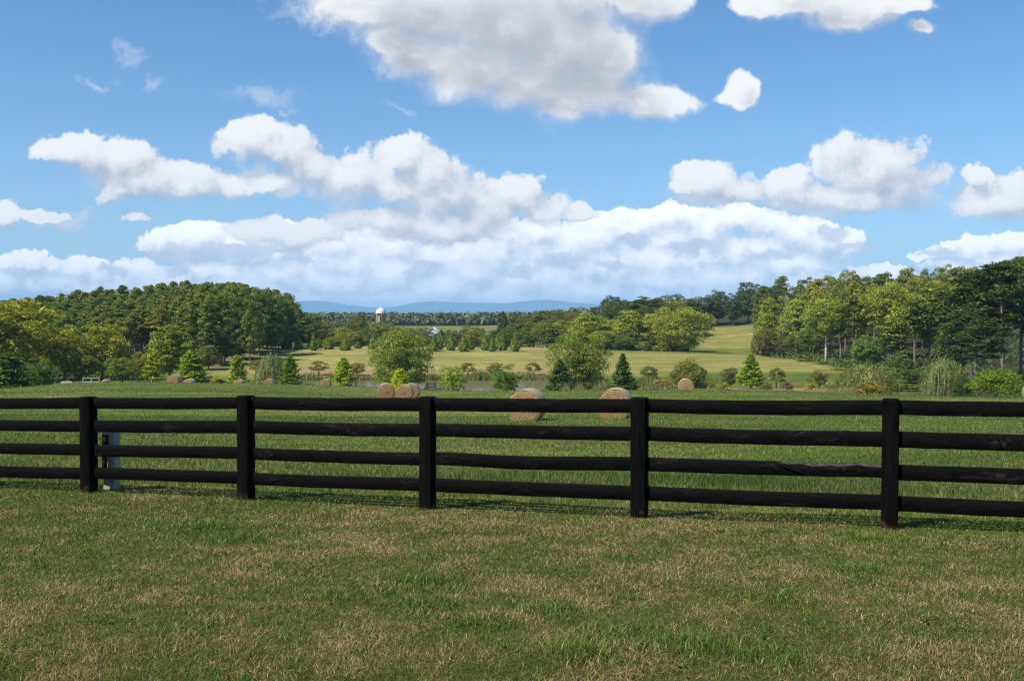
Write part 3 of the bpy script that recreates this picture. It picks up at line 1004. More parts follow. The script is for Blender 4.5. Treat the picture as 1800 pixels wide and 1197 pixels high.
KIND = {
    'broad': [stack(*deciduous(s)) for s in (21, 22, 23, 24)],
    'upright': [stack(*deciduous(s, 11, 6.5, .12, 78, .34, 90, .17, shape='upright')) for s in (31, 32, 33)],
    'highcrown': [stack(*deciduous(s, 13, 8, .42, 70, .36, 90, .17, 16)) for s in (35, 36)],
    'big': [stack(*deciduous(s, 10.5, 9.6, .04, 170, .28, 110, .26, 14)) for s in (41, 42)],
    'small': [stack(*deciduous(s, 5.2, 4.6, .14, 60, .22, 80, .10, 10)) for s in (51, 52)],
    'pine': [stack(*pine(s, 17, 5.6, lo)) for s, lo in ((61, .40), (62, .46), (63, .34), (64, .52), (65, .28))],
    'bigpine': [stack(*pine(s, 19, 7.6, lo, 46, .46)) for s, lo in ((66, .36), (67, .42))],
    'redwood': [stack(*redwood(s)) for s in (71, 72, 73)],
    'cone': [stack(*redwood(s, 6.0, 4.0, 165, .26, .85, .10, .05)) for s in (74, 75)],
    'leyland': [stack(*leyland(s)) for s in (81, 82, 83)],
    'willow': [stack(*willow(s)) for s in (91, 92)],
    'myrtle': [stack(*myrtle(s)) for s in (101, 102, 103)],
    'bush': [stack(*bush(s)) for s in (111, 112, 113)],
    'bigbush': [stack(*bush(s, 6.0, 7.5, 90, 90, .28)) for s in (114, 115)],
    'cedar': [stack(*leyland(s, 8.0, 4.4, 1700, .46)) for s in (121, 122)],
    'dead': [stack(*dead(s)) for s in (131, 132)],
}
_cnt = {}
TREES = []


FOL = 2.05


def plant(kind, u, vtop, Y, wpx, color, label, name, cat='tree', group=None, bark=(1, 1, 1), rz=None, var=None, dz=0.0, minh=.6):
    if kind != 'dead': color = (1.12 * FOL * color[0], FOL * color[1], .55 * FOL * color[2])
    lst = KIND[kind]
    _cnt[kind] = _cnt.get(kind, -1) + 1
    parts, H0, W0 = lst[(_cnt[kind] if var is None else var) % len(lst)]
    x = X(u, Y); z = gz(x, Y) - dz
    H = max(minh, P(u, vtop, Y)[2] - z)
    W = wpx * Y / F
    r = random.Random(round(u) * 1009 + round(Y) * 31 + len(kind))
    o = empty(name, (x, Y, z), label, cat, group, rz=(r.uniform(0, 6.28) if rz is None else rz))
    o.scale = (W / W0, W / W0, H / H0)
    for nm, me in parts:
        link(nm, me, o, color=(bark if nm in ('trunk', 'stem') else color))
    TREES.append((o, label))
    return o


# foliage colours (linear albedo)
PINE = (.066, .100, .026)
PINE2 = (.086, .116, .028)
SHADEP = (.026, .042, .012)  # pines under cloud: its shade is painted into the needle colour
OLIVE = (.110, .125, .030)
LIGHT = (.130, .165, .034)
YELL = (.165, .165, .022)
YGRN = (.140, .190, .026)
MID = (.070, .100, .026)
DARK = (.036, .062, .020)
GRAYG = (.085, .100, .045)
WILL = (.100, .122, .075)
BRN = (.078, .084, .030)
DEADC = (1, 1, 1)
SYC = (3.2, 3.2, 3.0)
PBARK = (1.0, .85, .75)

# --- trees and shrubs round the pond, one by one
T = plant
T('big', 706, 576, 172, 104, (.094, .128, .032), 'big spreading olive-green tree on the pond bank behind the touching hay bales', 'broadleaf_tree')
T('big', 1020, 586, 158, 100, (.085, .112, .028), 'big rounded dark green tree in the middle on the near pond bank', 'broadleaf_tree')
T('cone', 984, 632, 152, 62, (.040, .075, .026), 'low dark green conifer spreading at the left foot of the big rounded tree', 'conifer_tree')
T('redwood', 703, 648, 150, 42, (.190, .235, .018), 'bright yellow-green young tree in front of the big olive tree', 'young_tree')
T('redwood', 417, 625, 158, 40, (.120, .170, .028), 'light green feathery young tree left of the olive willow', 'young_tree')
T('redwood', 510, 626, 152, 42, (.062, .120, .020), 'dense deep-green young tree in front of the olive willow', 'young_tree')
T('redwood', 603, 629, 158, 46, (.135, .190, .022), 'yellow-green spiky young tree right of the far pale hay bale', 'young_tree')
T('redwood', 336, 617, 160, 66, (.105, .160, .024), 'broad bright green cone-shaped tree behind the pale wrapped hay bale', 'young_tree')
T('redwood', 268, 620, 172, 42, (.165, .200, .022), 'small light yellow-green tree left of the pale wrapped hay bale', 'young_tree')
T('small', 795, 640, 148, 50, (.115, .175, .026), 'leafy bright green young tree beside the wooden dock', 'young_tree')
T('small', 888, 641, 135, 54, (.055, .105, .024), 'round deep-green young tree on a thin trunk, above the largest hay bale', 'young_tree')
T('cone', 1095, 622, 138, 52, (.034, .066, .022), 'dark green conifer with a short bare trunk, right of the big rounded tree', 'conifer_tree')
T('cone', 1320, 622, 150, 58, (.105, .165, .026), 'bright green conifer in the mulch bed on the right', 'conifer_tree')
T('willow', 477, 624, 166, 66, WILL, 'pale olive weeping willow behind the deep-green young tree on the left', 'willow_tree')
T('willow', 1525, 641, 128, 108, (.088, .106, .055), 'olive weeping willow, broad mound shape, left of the two willows on the right', 'willow_tree')
T('willow', 1660, 632, 125, 84, (.090, .115, .070), 'pale grey-green weeping willow left of the big green shrub on the right', 'willow_tree')
T('bigbush', 1212, 622, 152, 72, (.080, .095, .030), 'wide dark weeping shrub-tree behind the lone hay bale on the right', 'weeping_tree')
FB = 'small rounded trees along the far pond bank'
T('myrtle', 560, 635, 213, 34, BRN, 'small round dark tree on the far bank, right of the deep-green young tree', 'crape_myrtle', group=FB)
T('small', 626, 637, 213, 32, BRN, 'small round dark tree on the far bank, behind the yellow-green spiky tree', 'crape_myrtle', group=FB)
T('myrtle', 452, 633, 213, 34, BRN, 'small dark tree on the far bank, left of the olive willow', 'crape_myrtle', group=FB)
T('myrtle', 822, 638, 211, 32, BRN, 'small dark tree on the far bank behind the tree beside the dock', 'crape_myrtle', group=FB)
T('small', 869, 638, 211, 28, BRN, 'small dark tree on the far bank peeping out behind the round deep-green tree', 'crape_myrtle', group=FB)
T('myrtle', 937, 638, 211, 32, (.085, .090, .030), 'small flat-topped tree alone on the far bank, left of the big rounded tree', 'crape_myrtle', group=FB)
T('myrtle', 1141, 644, 185, 32, (.055, .075, .028), 'small round tree on the slope between dark conifer and weeping shrub', 'crape_myrtle')
T('small', 1283, 645, 156, 36, (.055, .070, .028), 'dark small tree touching the left side of the mulch-bed conifer', 'crape_myrtle')
T('myrtle', 1365, 647, 152, 34, (.080, .090, .036), 'small tree with pale seed heads right of the mulch-bed conifer', 'crape_myrtle')
T('small', 1441, 651, 152, 36, (.070, .080, .032), 'small dark tree at the right end of the mulch bed', 'crape_myrtle')
B = lambda *a, **k: plant('bush', *a, name='shrub', cat='shrub', **k)
B(1383, 668, 145, 25, (.075, .058, .060), 'purple-grey rounded shrub in the mulch bed')
B(1348, 670, 147, 24, (.080, .075, .065), 'greyish shrub between the conifer and the purple-grey shrub')
B(1273, 670, 147, 30, (.120, .130, .028), 'yellow-green shrub left of the mulch-bed conifer')
B(1427, 670, 146, 28, (.150, .150, .045), 'yellowish hydrangea shrub under the dark tree ending the mulch bed')
B(1458, 668, 146, 26, (.125, .150, .050), 'pale green shrub at the very right end of the mulch bed')
B(1160, 664, 165, 36, (.130, .110, .045), 'reddish seeding shrub left of the weeping shrub-tree')
B(1245, 668, 160, 34, (.105, .110, .035), 'straggly low shrub right of the weeping shrub-tree')
B(382, 660, 168, 34, (.130, .135, .020), 'yellow-green low shrub left of the light green feathery tree')
B(1128, 663, 180, 24, (.04, .065, .02), 'dark low shrub under the small tree on the slope')
B(1596, 673, 140, 54, (.050, .070, .026), 'low dark mound shrub between the two willows')
B(1528, 668, 118, 62, (.110, .090, .025), 'orange-yellow shrub in front of the mound-shaped willow')
plant('bigbush', 1752, 638, 118, 104, (.070, .110, .016), 'big bright-edged green shrub at the right edge below the dark pines', 'shrub', 'shrub')
plant('bigbush', 1690, 652, 121, 44, (.036, .060, .020), 'dark shrub between pale willow and big green shrub', 'shrub', 'shrub')
T('small', 1600, 648, 165, 48, (.042, .066, .024), 'small dark tree behind the gap between the two willows', 'broadleaf_tree')
for (u, v, Y, w, c, l) in [
    (1415, 634, 250, 40, (.100, .130, .032), 'low bright bramble patch at the wood edge, left one'),
    (1452, 640, 235, 44, (.075, .110, .030), 'low leafy bramble at the foot of the white trunk'),
    (1480, 648, 215, 46, (.110, .135, .034), 'sunlit bramble patch above the mulch bed end'),
    (1560, 640, 178, 46, (.060, .105, .036), 'leafy green shrub at the wood edge right of the mound-shaped willow'),
    (1625, 640, 170, 40, (.050, .085, .030), 'leafy shrub at the wood edge above the low dark mound')]:
    plant('bush', u, v, Y, w, c, l, 'bramble', 'shrub')

# --- left cluster
T('broad', -22, 512, 172, 210, (.122, .136, .022), 'tall yellow-green tree at the left edge', 'broadleaf_tree')
T('broad', 112, 574, 186, 86, (.112, .128, .026), 'yellow-green tree, left of the two behind the field gate', 'broadleaf_tree')
T('broad', 178, 570, 184, 96, (.122, .138, .024), 'yellow-green rounded tree, right of the two behind the field gate', 'broadleaf_tree')
T('upright', 298, 569, 188, 84, (.100, .130, .026), 'tall green tree behind the cone-shaped tree on the left', 'broadleaf_tree')
T('redwood', 12, 622, 128, 88, (.045, .085, .026), 'dark green feathery conifer at the left edge of the field', 'conifer_tree')
T('small', 70, 632, 140, 56, (.050, .090, .020), 'dark green bushy tree second from the left edge', 'broadleaf_tree')
T('small', 214, 626, 165, 56, (.075, .105, .030), 'dull green bushy tree between the yellow-green pair and the small light tree', 'broadleaf_tree')
T('small', 242, 620, 172, 34, (.120, .125, .026), 'thin yellowish tree left of the small light yellow-green tree', 'broadleaf_tree')
T('upright', 366, 606, 225, 44, GRAYG, 'grey-green scrubby tree at the foot of the pine wood by the red bank', 'broadleaf_tree')
T('broad', 52, 560, 205, 90, (.120, .120, .026), 'dull olive tree behind the tall yellow-green tree on the left', 'broadleaf_tree')
T('small', 140, 622, 178, 70, (.070, .085, .024), 'shaded undergrowth tree behind the wooden gate frame', 'broadleaf_tree')

# --- pine wood on the left hill
sky_u = [0, 60, 130, 200, 270, 330, 380, 430, 470, 505, 530, 560]
sky_v = [527, 522, 512, 504, 497, 493, 496, 501, 506, 518, 540, 558]
rows_u = []
rr = random.Random(4)
LW = 'pines crowded on the left hill'
for k, Y in enumerate((238, 252, 268, 286, 306, 330, 352)):
    f = k / 6.0
    u = -20 + rr.uniform(0, 20)
    ue = [398, 440, 482, 524, 545, 530, 500][k]
    while u < ue:
        sv = float(np.interp(u, sky_u, sky_v))
        low = float(np.interp(u, [0, 200, 330, 400, 470, 540], [560, 556, 536, 512, 508, 545]))
        vt = low + (sv - low) * min(1, f * 1.15) + rr.uniform(-3, 6)
        w = rr.uniform(30, 46) * 238 / Y * 1.05
        cc = random.Random(int(u * 7 + k)).choice([PINE, PINE, PINE2, (.074, .098, .028), (.056, .092, .026), (.096, .104, .032)])
        if not (u < 90 and k < 3):
            kd = 'pine' if (u < 415 or rr.random() < .35) else 'upright'
            if u > 400: w *= 1.25
            if kd == 'upright': cc = rr.choice([(.062, .092, .026), (.074, .100, .026), (.054, .084, .026)])
            lab = ('tall pine in the front row of the left-hill wood, its bare trunk showing' if k == 0 else
                   'tall pine packed within the left-hill wood' if k < 5 else 'pine on the skyline of the left-hill wood')
            if kd == 'upright': lab = 'leafy dark green tree in the right-hand end of the left-hill wood'
            T(kd, u, vt, Y + rr.uniform(-6, 6), w, cc, lab, 'pine_tree' if kd == 'pine' else 'broadleaf_tree', group=LW, bark=PBARK)
        u += rr.uniform(17, 25) * (1 if k else 1.1)
for (u, v, Y, w, c, l) in [
    (395, 590, 236, 52, PINE2, 'small pine leaning at the red soil bank, lowest of the wood'),
    (372, 575, 232, 40, (.060, .080, .026), 'dark cedar-like pine left of the leaning small pine'),
    (468, 556, 286, 56, (.048, .085, .030), 'rounded deep-green tree at the right end of the pine wood front'),
    (440, 566, 276, 46, (.050, .085, .030), 'bushy deep-green tree in the middle of the wood edge'),
    (418, 592, 254, 46, (.060, .084, .026), 'low dark green tree at the top of the red soil bank'),
    (446, 588, 266, 48, (.056, .082, .026), 'low shaded tree at the pine wood edge left of the brace frame'),
    (484, 586, 288, 48, (.062, .090, .026), 'low leafy tree behind the brace frame at the wood edge'),
    (512, 556, 300, 40, PINE, 'dark tree closing the right end of the pine wood')]:
    T('pine' if 'pine ' in l and 'end' not in l else 'broad', u, v, Y, w, c, l, 'pine_tree' if 'pine ' in l and 'end' not in l else 'broadleaf_tree', bark=PBARK)

# --- evergreens along the crest
CG = 'young evergreens planted along the crest'
for i, (u, v, w, l) in enumerate([
    (503, 584, 22, 'first and tallest cone evergreen at the left end of the crest row'),
    (525, 592, 16, 'short cone evergreen second from the left on the crest'),
    (551, 586, 14, 'slim evergreen behind a wider one, third spot on the crest'),
    (557, 596, 19, 'stubby evergreen in front of the slim one on the crest'),
    (578, 596, 19, 'rounded evergreen on the crest below the yellow-green valley trees'),
    (606, 597, 20, 'dark-footed rounded evergreen on the crest, fifth clump from the left'),
    (629, 600, 15, 'smallest evergreen on the crest, left of the big olive tree'),
    (656, 588, 18, 'evergreen half hidden behind the left side of the big olive tree'),
    (763, 589, 19, 'evergreen just right of the big olive tree, back one of two'),
    (771, 591, 17, 'evergreen just right of the big olive tree, front one of two'),
    (793, 586, 17, 'lone cone evergreen below the barn roofs'),
    (815, 589, 20, 'evergreen of the central pair on the crest, left one'),
    (825, 587, 20, 'evergreen of the central pair on the crest, right one'),
    (853, 588, 16, 'lone narrow evergreen right of the central pair'),
    (865, 592, 14, 'small pale evergreen beside the narrow one on the crest'),
    (875, 589, 15, 'evergreen left of the pointed one near the crest gate'),
    (884, 587, 18, 'pointed evergreen near the right end of the crest row'),
    (905, 585, 17, 'last cone evergreen at the right end of the crest row')]):
    T('leyland', u, v, 290 - 4 * (i % 3), w, (.085, .120, .026) if i % 2 else (.070, .112, .026), l, 'evergreen_tree', group=CG)

# --- trees in the valley behind the crest
for (kd, u, v, Y, w, c, l) in [
    ('pine', 545, 552, 330, 46, PINE, 'dark pine just right of the pine wood, behind the crest'),
    ('broad', 528, 575, 322, 34, MID, 'green tree under the dark pine behind the crest'),
    ('broad', 560, 568, 350, 46, (.075, .085, .030), 'mixed olive tree behind the second crest evergreen'),
    ('upright', 572, 562, 410, 40, (.110, .095, .036), 'reddish-olive tree standing tall in the valley'),
    ('broad', 597, 574, 360, 46, (.125, .140, .030), 'yellow-green valley tree left of the round dark crown'),
    ('big', 627, 556, 372, 46, (.072, .085, .020), 'round dark-olive crown left of the silo'),
    ('broad', 668, 564, 380, 48, (.090, .105, .036), 'grey-olive tree standing in front of the silo foot'),
    ('broad', 622, 582, 340, 46, (.095, .115, .028), 'mid-green tree below the round dark-olive crown'),
    ('broad', 648, 578, 345, 40, (.065, .088, .034), 'grey-green tree between silo and crest evergreens'),
    ('broad', 585, 592, 325, 38, (.100, .125, .026), 'low light tree behind the rounded crest evergreen'),
    ('broad', 690, 572, 400, 44, (.080, .100, .034), 'dull tree right of the silo behind the big olive tree'),
    ('broad', 755, 584, 360, 34, (.045, .060, .024), 'round blackish tree in front of the white barn'),
    ('cedar', 776, 580, 350, 22, (.060, .085, .024), 'dark cedar right of the round blackish tree'),
    ('broad', 788, 590, 340, 30, (.060, .085, .024), 'low green tree behind the lone cone evergreen'),
    ('broad', 803, 580, 345, 34, (.070, .066, .040), 'dull purplish-brown tree left of the yellow-olive one'),
    ('broad', 838, 574, 352, 40, (.100, .105, .026), 'yellow-olive tree behind the central evergreen pair'),
    ('broad', 742, 590, 338, 30, (.085, .110, .028), 'low tree directly right of the big olive crown'),
    ('broad', 858, 586, 345, 34, (.060, .085, .026), 'green tree right of the yellow-olive one'),
    ('broad', 725, 578, 420, 36, (.080, .100, .034), 'pale valley tree at the edge of the farm field'),
    ('broad', 707, 585, 600, 24, (.075, .095, .035), 'small far tree beyond the silo on the field'),
    ('cedar', 884, 549, 350, 34, (.028, .044, .018), 'black-green juniper at the left end of the right-hand ridge'),
    ('broad', 900, 570, 335, 36, (.060, .085, .024), 'green tree at the foot of the black-green juniper'),
    ('broad', 930, 575, 322, 46, (.055, .088, .020), 'dark leafy tree behind the crest gate'),
    ('broad', 905, 553, 390, 46, (.070, .082, .026), 'olive tree right of the black-green juniper')]:
    T(kd, u, v, Y, w, c, l, {'pine': 'pine_tree', 'cedar': 'cedar_tree'}.get(kd, 'broadleaf_tree'))

VG = 'low trees dotted over the far valley'
rr = random.Random(31)
for u in (528, 541, 556, 569, 583, 598, 612, 640, 655, 683, 872, 893, 909, 925, 941, 957, 972, 990, 742, 716, 782, 822):
    T('broad', u + rr.uniform(-4, 4), rr.uniform(564, 573) + (8 if 690 < u < 880 else 0), rr.uniform(470, 560), rr.uniform(24, 36), rr.choice([(.070, .090, .034), (.060, .082, .030), (.088, .104, .036)]),
      'low round tree in the far valley, small between crest and farm field', 'broadleaf_tree', group=VG)

# --- dark ridge behind, right of centre
RG = 'trees crowded on the ridge right of centre'
rr = random.Random(9)
rv_u = [900, 940, 965, 990, 1010, 1040, 1060, 1085, 1110, 1140, 1165, 1195, 1230, 1265, 1290, 1325]
rv_v = [552, 545, 543, 538, 541, 537, 523, 520, 526, 516, 524, 516, 522, 510, 512, 488]
for k, Y in enumerate((372, 396, 424)):
    u = 915 + 8 * k
    while u < 1345:
        vt = float(np.interp(u, rv_u, rv_v)) + (2 - k) * 9 + rr.uniform(-3, 7)
        kd = rr.choice(['broad', 'upright', 'pine', 'broad'])
        if not (k < 2 and 1228 < u < 1330):
            c = rr.choice([(.040, .058, .020), (.050, .068, .024), (.034, .050, .020), (.058, .072, .026)]) if u > 1030 else rr.choice([(.070, .085, .026), (.085, .095, .028), (.055, .072, .024)])  # darker colours on the right carry painted cloud shade
            T(kd, u, vt, Y + rr.uniform(-5, 5), rr.uniform(34, 50), c, ('dark tree in the shaded ridge wood above the sunlit grove' if u > 1030 else 'olive-brown tree on the low end of the ridge behind the crest'),
              {'pine': 'pine_tree'}.get(kd, 'broadleaf_tree'), group=RG if u > 1030 else 'olive trees on the low end of the ridge')
        u += rr.uniform(24, 34)

# --- sunlit grove at the foot of the ridge
for (kd, u, v, Y, w, c, l) in [
    ('broad', 962, 566, 318, 58, (.080, .100, .028), 'first tree at the left end of the sunlit grove, dull green'),
    ('broad', 990, 562, 326, 56, (.105, .125, .030), 'light green tree behind the big rounded tree, left side'),
    ('upright', 1034, 547, 312, 68, (.135, .165, .032), 'pale tree with bare twigs on top in the sunlit grove'),
    ('broad', 1003, 585, 308, 50, (.080, .115, .030), 'low bright tree behind the big rounded tree'),
    ('broad', 1072, 560, 318, 58, (.130, .160, .032), 'rounded light green tree in the middle of the sunlit grove'),
    ('upright', 1108, 544, 310, 62, (.120, .148, .028), 'yellowish upright tree with pale forked trunk in the grove'),
    ('upright', 1150, 548, 312, 66, (.125, .145, .036), 'thin pale tree with white branches left of the grove end tree'),
    ('big', 1193, 536, 304, 100, (.125, .150, .032), 'largest bright tree closing the right end of the sunlit grove'),
    ('bush', 1164, 592, 300, 36, (.105, .110, .036), 'olive shrub at the foot of the grove end tree'),
    ('broad', 1060, 580, 304, 50, (.110, .155, .030), 'low bright shrubby tree at the front of the grove'),
    ('broad', 1095, 590, 302, 44, (.060, .090, .024), 'dark low tree under the yellowish upright tree'),
    ('bush', 1130, 596, 302, 40, (.065, .095, .026), 'dark green shrub at the front foot of the grove')]:
    T(kd, u, v, Y, w, c, l, 'broadleaf_tree' if kd != 'bush' else 'shrub', cat='tree' if kd != 'bush' else 'shrub', bark=(2.6, 2.6, 2.4))

# --- wood on the right hill: front edge, one by one
for (kd, u, v, Y, w, c, l, bk) in [
    ('cedar', 1334, 556, 296, 26, (.085, .090, .040), 'grey-green cedar at the left corner of the right wood', PBARK),
    ('upright', 1354, 522, 292, 50, (.115, .145, .028), 'bright green tree above the cedar at the left corner', PBARK),
    ('broad', 1352, 578, 286, 50, (.070, .075, .034), 'brown-green tangled tree beside the corner cedar', PBARK),
    ('broad', 1385, 590, 276, 50, (.065, .076, .026), 'dark low tree behind the bare sapling', PBARK),
    ('upright', 1402, 523, 278, 62, (.115, .155, .030), 'light green tree right of the dead branches', PBARK),
    ('highcrown', 1452, 522, 240, 80, (.105, .145, .034), 'light tree with a tall white trunk, front of the right wood', SYC),
    ('broad', 1425, 575, 262, 56, (.065, .090, .024), 'shaded green tree left of the white trunk', PBARK),
    ('pine', 1478, 538, 236, 50, PINE2, 'thin pine just right of the white trunk', (1.1, 1.05, 1.0)),
    ('pine', 1502, 522, 228, 60, (.070, .095, .024), 'pine with a pale straight trunk right of the thin pine', (1.1, 1.05, 1.0)),
    ('broad', 1528, 588, 214, 62, (.060, .110, .040), 'broad-leaved bright understory tree in the middle of the right wood', PBARK),
    ('highcrown', 1562, 498, 222, 92, (.125, .150, .034), 'tall pale-crowned tree in the middle of the right wood', PBARK),
    ('pine', 1566, 560, 206, 60, PINE2, 'slender pine with tiers of yellowish needles', (1.1, 1.05, 1.0)),
    ('broad', 1582, 622, 188, 48, (.050, .090, .034), 'dark-leaved understory tree below the slender pine', PBARK),
    ('pine', 1608, 528, 200, 66, (.062, .088, .020), 'pine with a red-brown trunk above the dark mound shrub', (.95, .92, .90)),
    ('pine', 1634, 500, 205, 60, PINE2, 'tall pine left of the dark pines at the right', (.95, .92, .90)),
    ('pine', 1662, 505, 196, 62, (.060, .085, .022), 'tall pine with a twin trunk touching the dark pines', (.95, .92, .90)),
    ('cedar', 1650, 595, 180, 46, (.040, .058, .022), 'dark cedar below the tall pines', PBARK),
    ('bigpine', 1716, 478, 165, 110, SHADEP, 'dark pine, leftmost of the big dark group at the right edge', (.95, .92, .90)),
    ('bigpine', 1762, 462, 158, 120, SHADEP, 'dark pine with a leaning grey trunk at the right edge', (1.2, 1.18, 1.15)),
    ('bigpine', 1795, 452, 170, 110, (.034, .056, .018), 'tallest dark pine at the very right edge', (.95, .92, .90)),  # needle colours of this group are darkened to stand in for cloud shade
    ('bigpine', 1840, 470, 160, 120, SHADEP, 'dark pine mostly outside the right edge', (.95, .92, .90)),
    ('bigpine', 1690, 545, 158, 80, (.032, .054, .018), 'low dark pine in the shade left of the leaning trunk', (.95, .92, .90)),
    ('bigpine', 1730, 560, 150, 90, (.028, .048, .016), 'shaded low pine in front of the big dark group', (.95, .92, .90)),
    ('dead', 1374, 520, 282, 62, DEADC, 'leafless dead tree with pale branches at the right wood corner', PBARK),
    ('dead', 1396, 612, 268, 26, DEADC, 'small bare grey sapling on the grass by the wood edge', PBARK),
    ('dead', 1490 + 228, 634, 126, 40, DEADC, 'bare grey twiggy tree between dark pines and big green shrub', PBARK)]:
    nm = {'pine': 'pine_tree', 'bigpine': 'pine_tree', 'cedar': 'cedar_tree', 'dead': 'dead_tree'}.get(kd, 'broadleaf_tree')
    T(kd, u, v, Y, w, c, l, nm, bark=bk)

# --- rows climbing the right hill behind the front edge
rs_u = [1330, 1370, 1400, 1430, 1460, 1490, 1520, 1560, 1600, 1640, 1680, 1720, 1760, 1810]
rs_v = [488, 485, 490, 488, 480, 476, 478, 473, 468, 466, 460, 466, 458, 456]
rr = random.Random(12)
RW = 'trees climbing the right hill'
for k, Y0 in enumerate((250, 278, 306, 338)):
    u = 1345 + 10 * k
    while u < 1790:
        Y = Y0 + np.interp(u, [1340, 1500, 1800], [58, 8, -30])
        sv = float(np.interp(u, rs_u, rs_v))
        lo_ = float(np.interp(u, [1340, 1450, 1600, 1800], [520, 518, 505, 500]))
        vt = lo_ + (sv - lo_) * (k + .4) / 3.4 + rr.uniform(-4, 6)
        kd = rr.choice(['broad', 'upright', 'broad', 'pine', 'upright'])
        c = rr.choice([(.092, .116, .028), (.118, .138, .032), (.074, .094, .028), (.060, .084, .024), (.132, .142, .038)])
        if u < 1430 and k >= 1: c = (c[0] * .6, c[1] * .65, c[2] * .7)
        if rr.random() < .05: c = (.17, .075, .03)
        if not (k < 1 and u > 1690):
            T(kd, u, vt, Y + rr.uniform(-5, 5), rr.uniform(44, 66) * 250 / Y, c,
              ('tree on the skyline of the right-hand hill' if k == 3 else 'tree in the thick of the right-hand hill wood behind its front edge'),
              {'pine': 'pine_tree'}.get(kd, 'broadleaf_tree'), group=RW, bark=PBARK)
        u += rr.uniform(30, 42)


# ------------------------------------------------------------------ undergrowth of the woods
def undergrowth():
    rng = np.random.default_rng(41)
    mb = MB()

    def patch(n, ufun, y0, y1, h, c, k=16):
        Y = rng.uniform(y0, y1, n); lo, hi = ufun(Y)
        u = lo + (hi - lo) * rng.uniform(0, 1, n)
        x = (u - CU) / F * Y; z = ground(x, Y)
        for i in range(n):
            s = h * math.exp(rng.normal() * .35)
            d = sphere_pts(rng, k); d[:, 2] = np.abs(d[:, 2])
            p = np.array([x[i], Y[i], z[i]]) + d * np.array([s * .9, s * .9, s]) * rng.uniform(.5, 1, k)[:, None]
            b = np.array(c) * math.exp(rng.normal() * .25)
            mb.leaves(p, d + np.array([0, 0, .5]) + rng.normal(size=(k, 3)) * .5, .62, .42, rng, shade_tint(rng, k, b, .22, .1))
    redge = lambda Y: 1336 + np.clip(290 - Y, 0, 120) * 2.0
    patch(620, lambda Y: (redge(Y), redge(Y) * 0 + 1830), 178, 300, 1.7, (.075, .11, .034))
    patch(260, lambda Y: (redge(Y) + 2, redge(Y) + 60), 178, 292, 1.2, (.10, .145, .035))
    patch(700, lambda Y: (Y * 0 - 40, 372 + np.clip(Y - 232, 0, 100) * 1.3), 236, 300, 1.8, (.06, .08, .028))
    patch(220, lambda Y: (Y * 0 - 40, Y * 0 + 260), 190, 215, 1.5, (.07, .095, .03))
    patch(160, lambda Y: (Y * 0 + 1040, Y * 0 + 1215), 304, 330, 1.6, (.10, .14, .035))
    patch(200, lambda Y: (Y * 0 + 520, Y * 0 + 960), 318, 350, 1.8, (.08, .115, .032))
    patch(120, lambda Y: (Y * 0 + 1700, Y * 0 + 1860), 125, 160, 1.3, (.05, .08, .025))
    o = link('undergrowth', mb.mesh('undergrowth', M['leaf']), color=(1, 1, 1))
    tag(o, 'tangled low undergrowth covering the floor of the woods', 'undergrowth', kind='stuff')


undergrowth()


# ------------------------------------------------------------------ far forest (one mass)
def far_forest():
    rng = np.random.default_rng(17)
    mb = MB()
    n = 2600
    Y = 840 * (1320 / 840) ** rng.uniform(0, 1, n)
    u = rng.uniform(440, 1010, n)
    keep = ~((Y < 900) & (u < 560))
    # an open farm field tongue
    Y, u = Y[keep], u[keep]
    x = (u - CU) / F * Y
    z = ground(x, Y)
    for i in range(len(Y)):
        H = rng.uniform(7, 11.5); W = rng.uniform(8, 12)
        k = 40
        d = sphere_pts(rng, k); d[:, 2] = np.abs(d[:, 2] + .25) - .25
        p = np.array([x[i], Y[i], z[i] + H * .36]) + d * np.array([W / 2, W / 2, H * .64]) * rng.uniform(.8, 1.05, k)[:, None]
        nr = d + np.array([0, 0, .3]) + rng.normal(size=(k, 3)) * .4
        b = np.array([.105, .125, .055]) * math.exp(rng.normal() * .25)
        if rng.uniform() < .2: b = b * [1.35, 1.2, .8]
        mb.leaves(p, nr, 3.4, 2.6, rng, shade_tint(rng, k, b, .2, .06))
    o = link('far_forest', mb.mesh('far_forest', M['needle']), color=(1, 1, 1))
    tag(o, 'distant mixed forest covering the low ridge under the mountains', 'forest', kind='stuff')


far_forest()


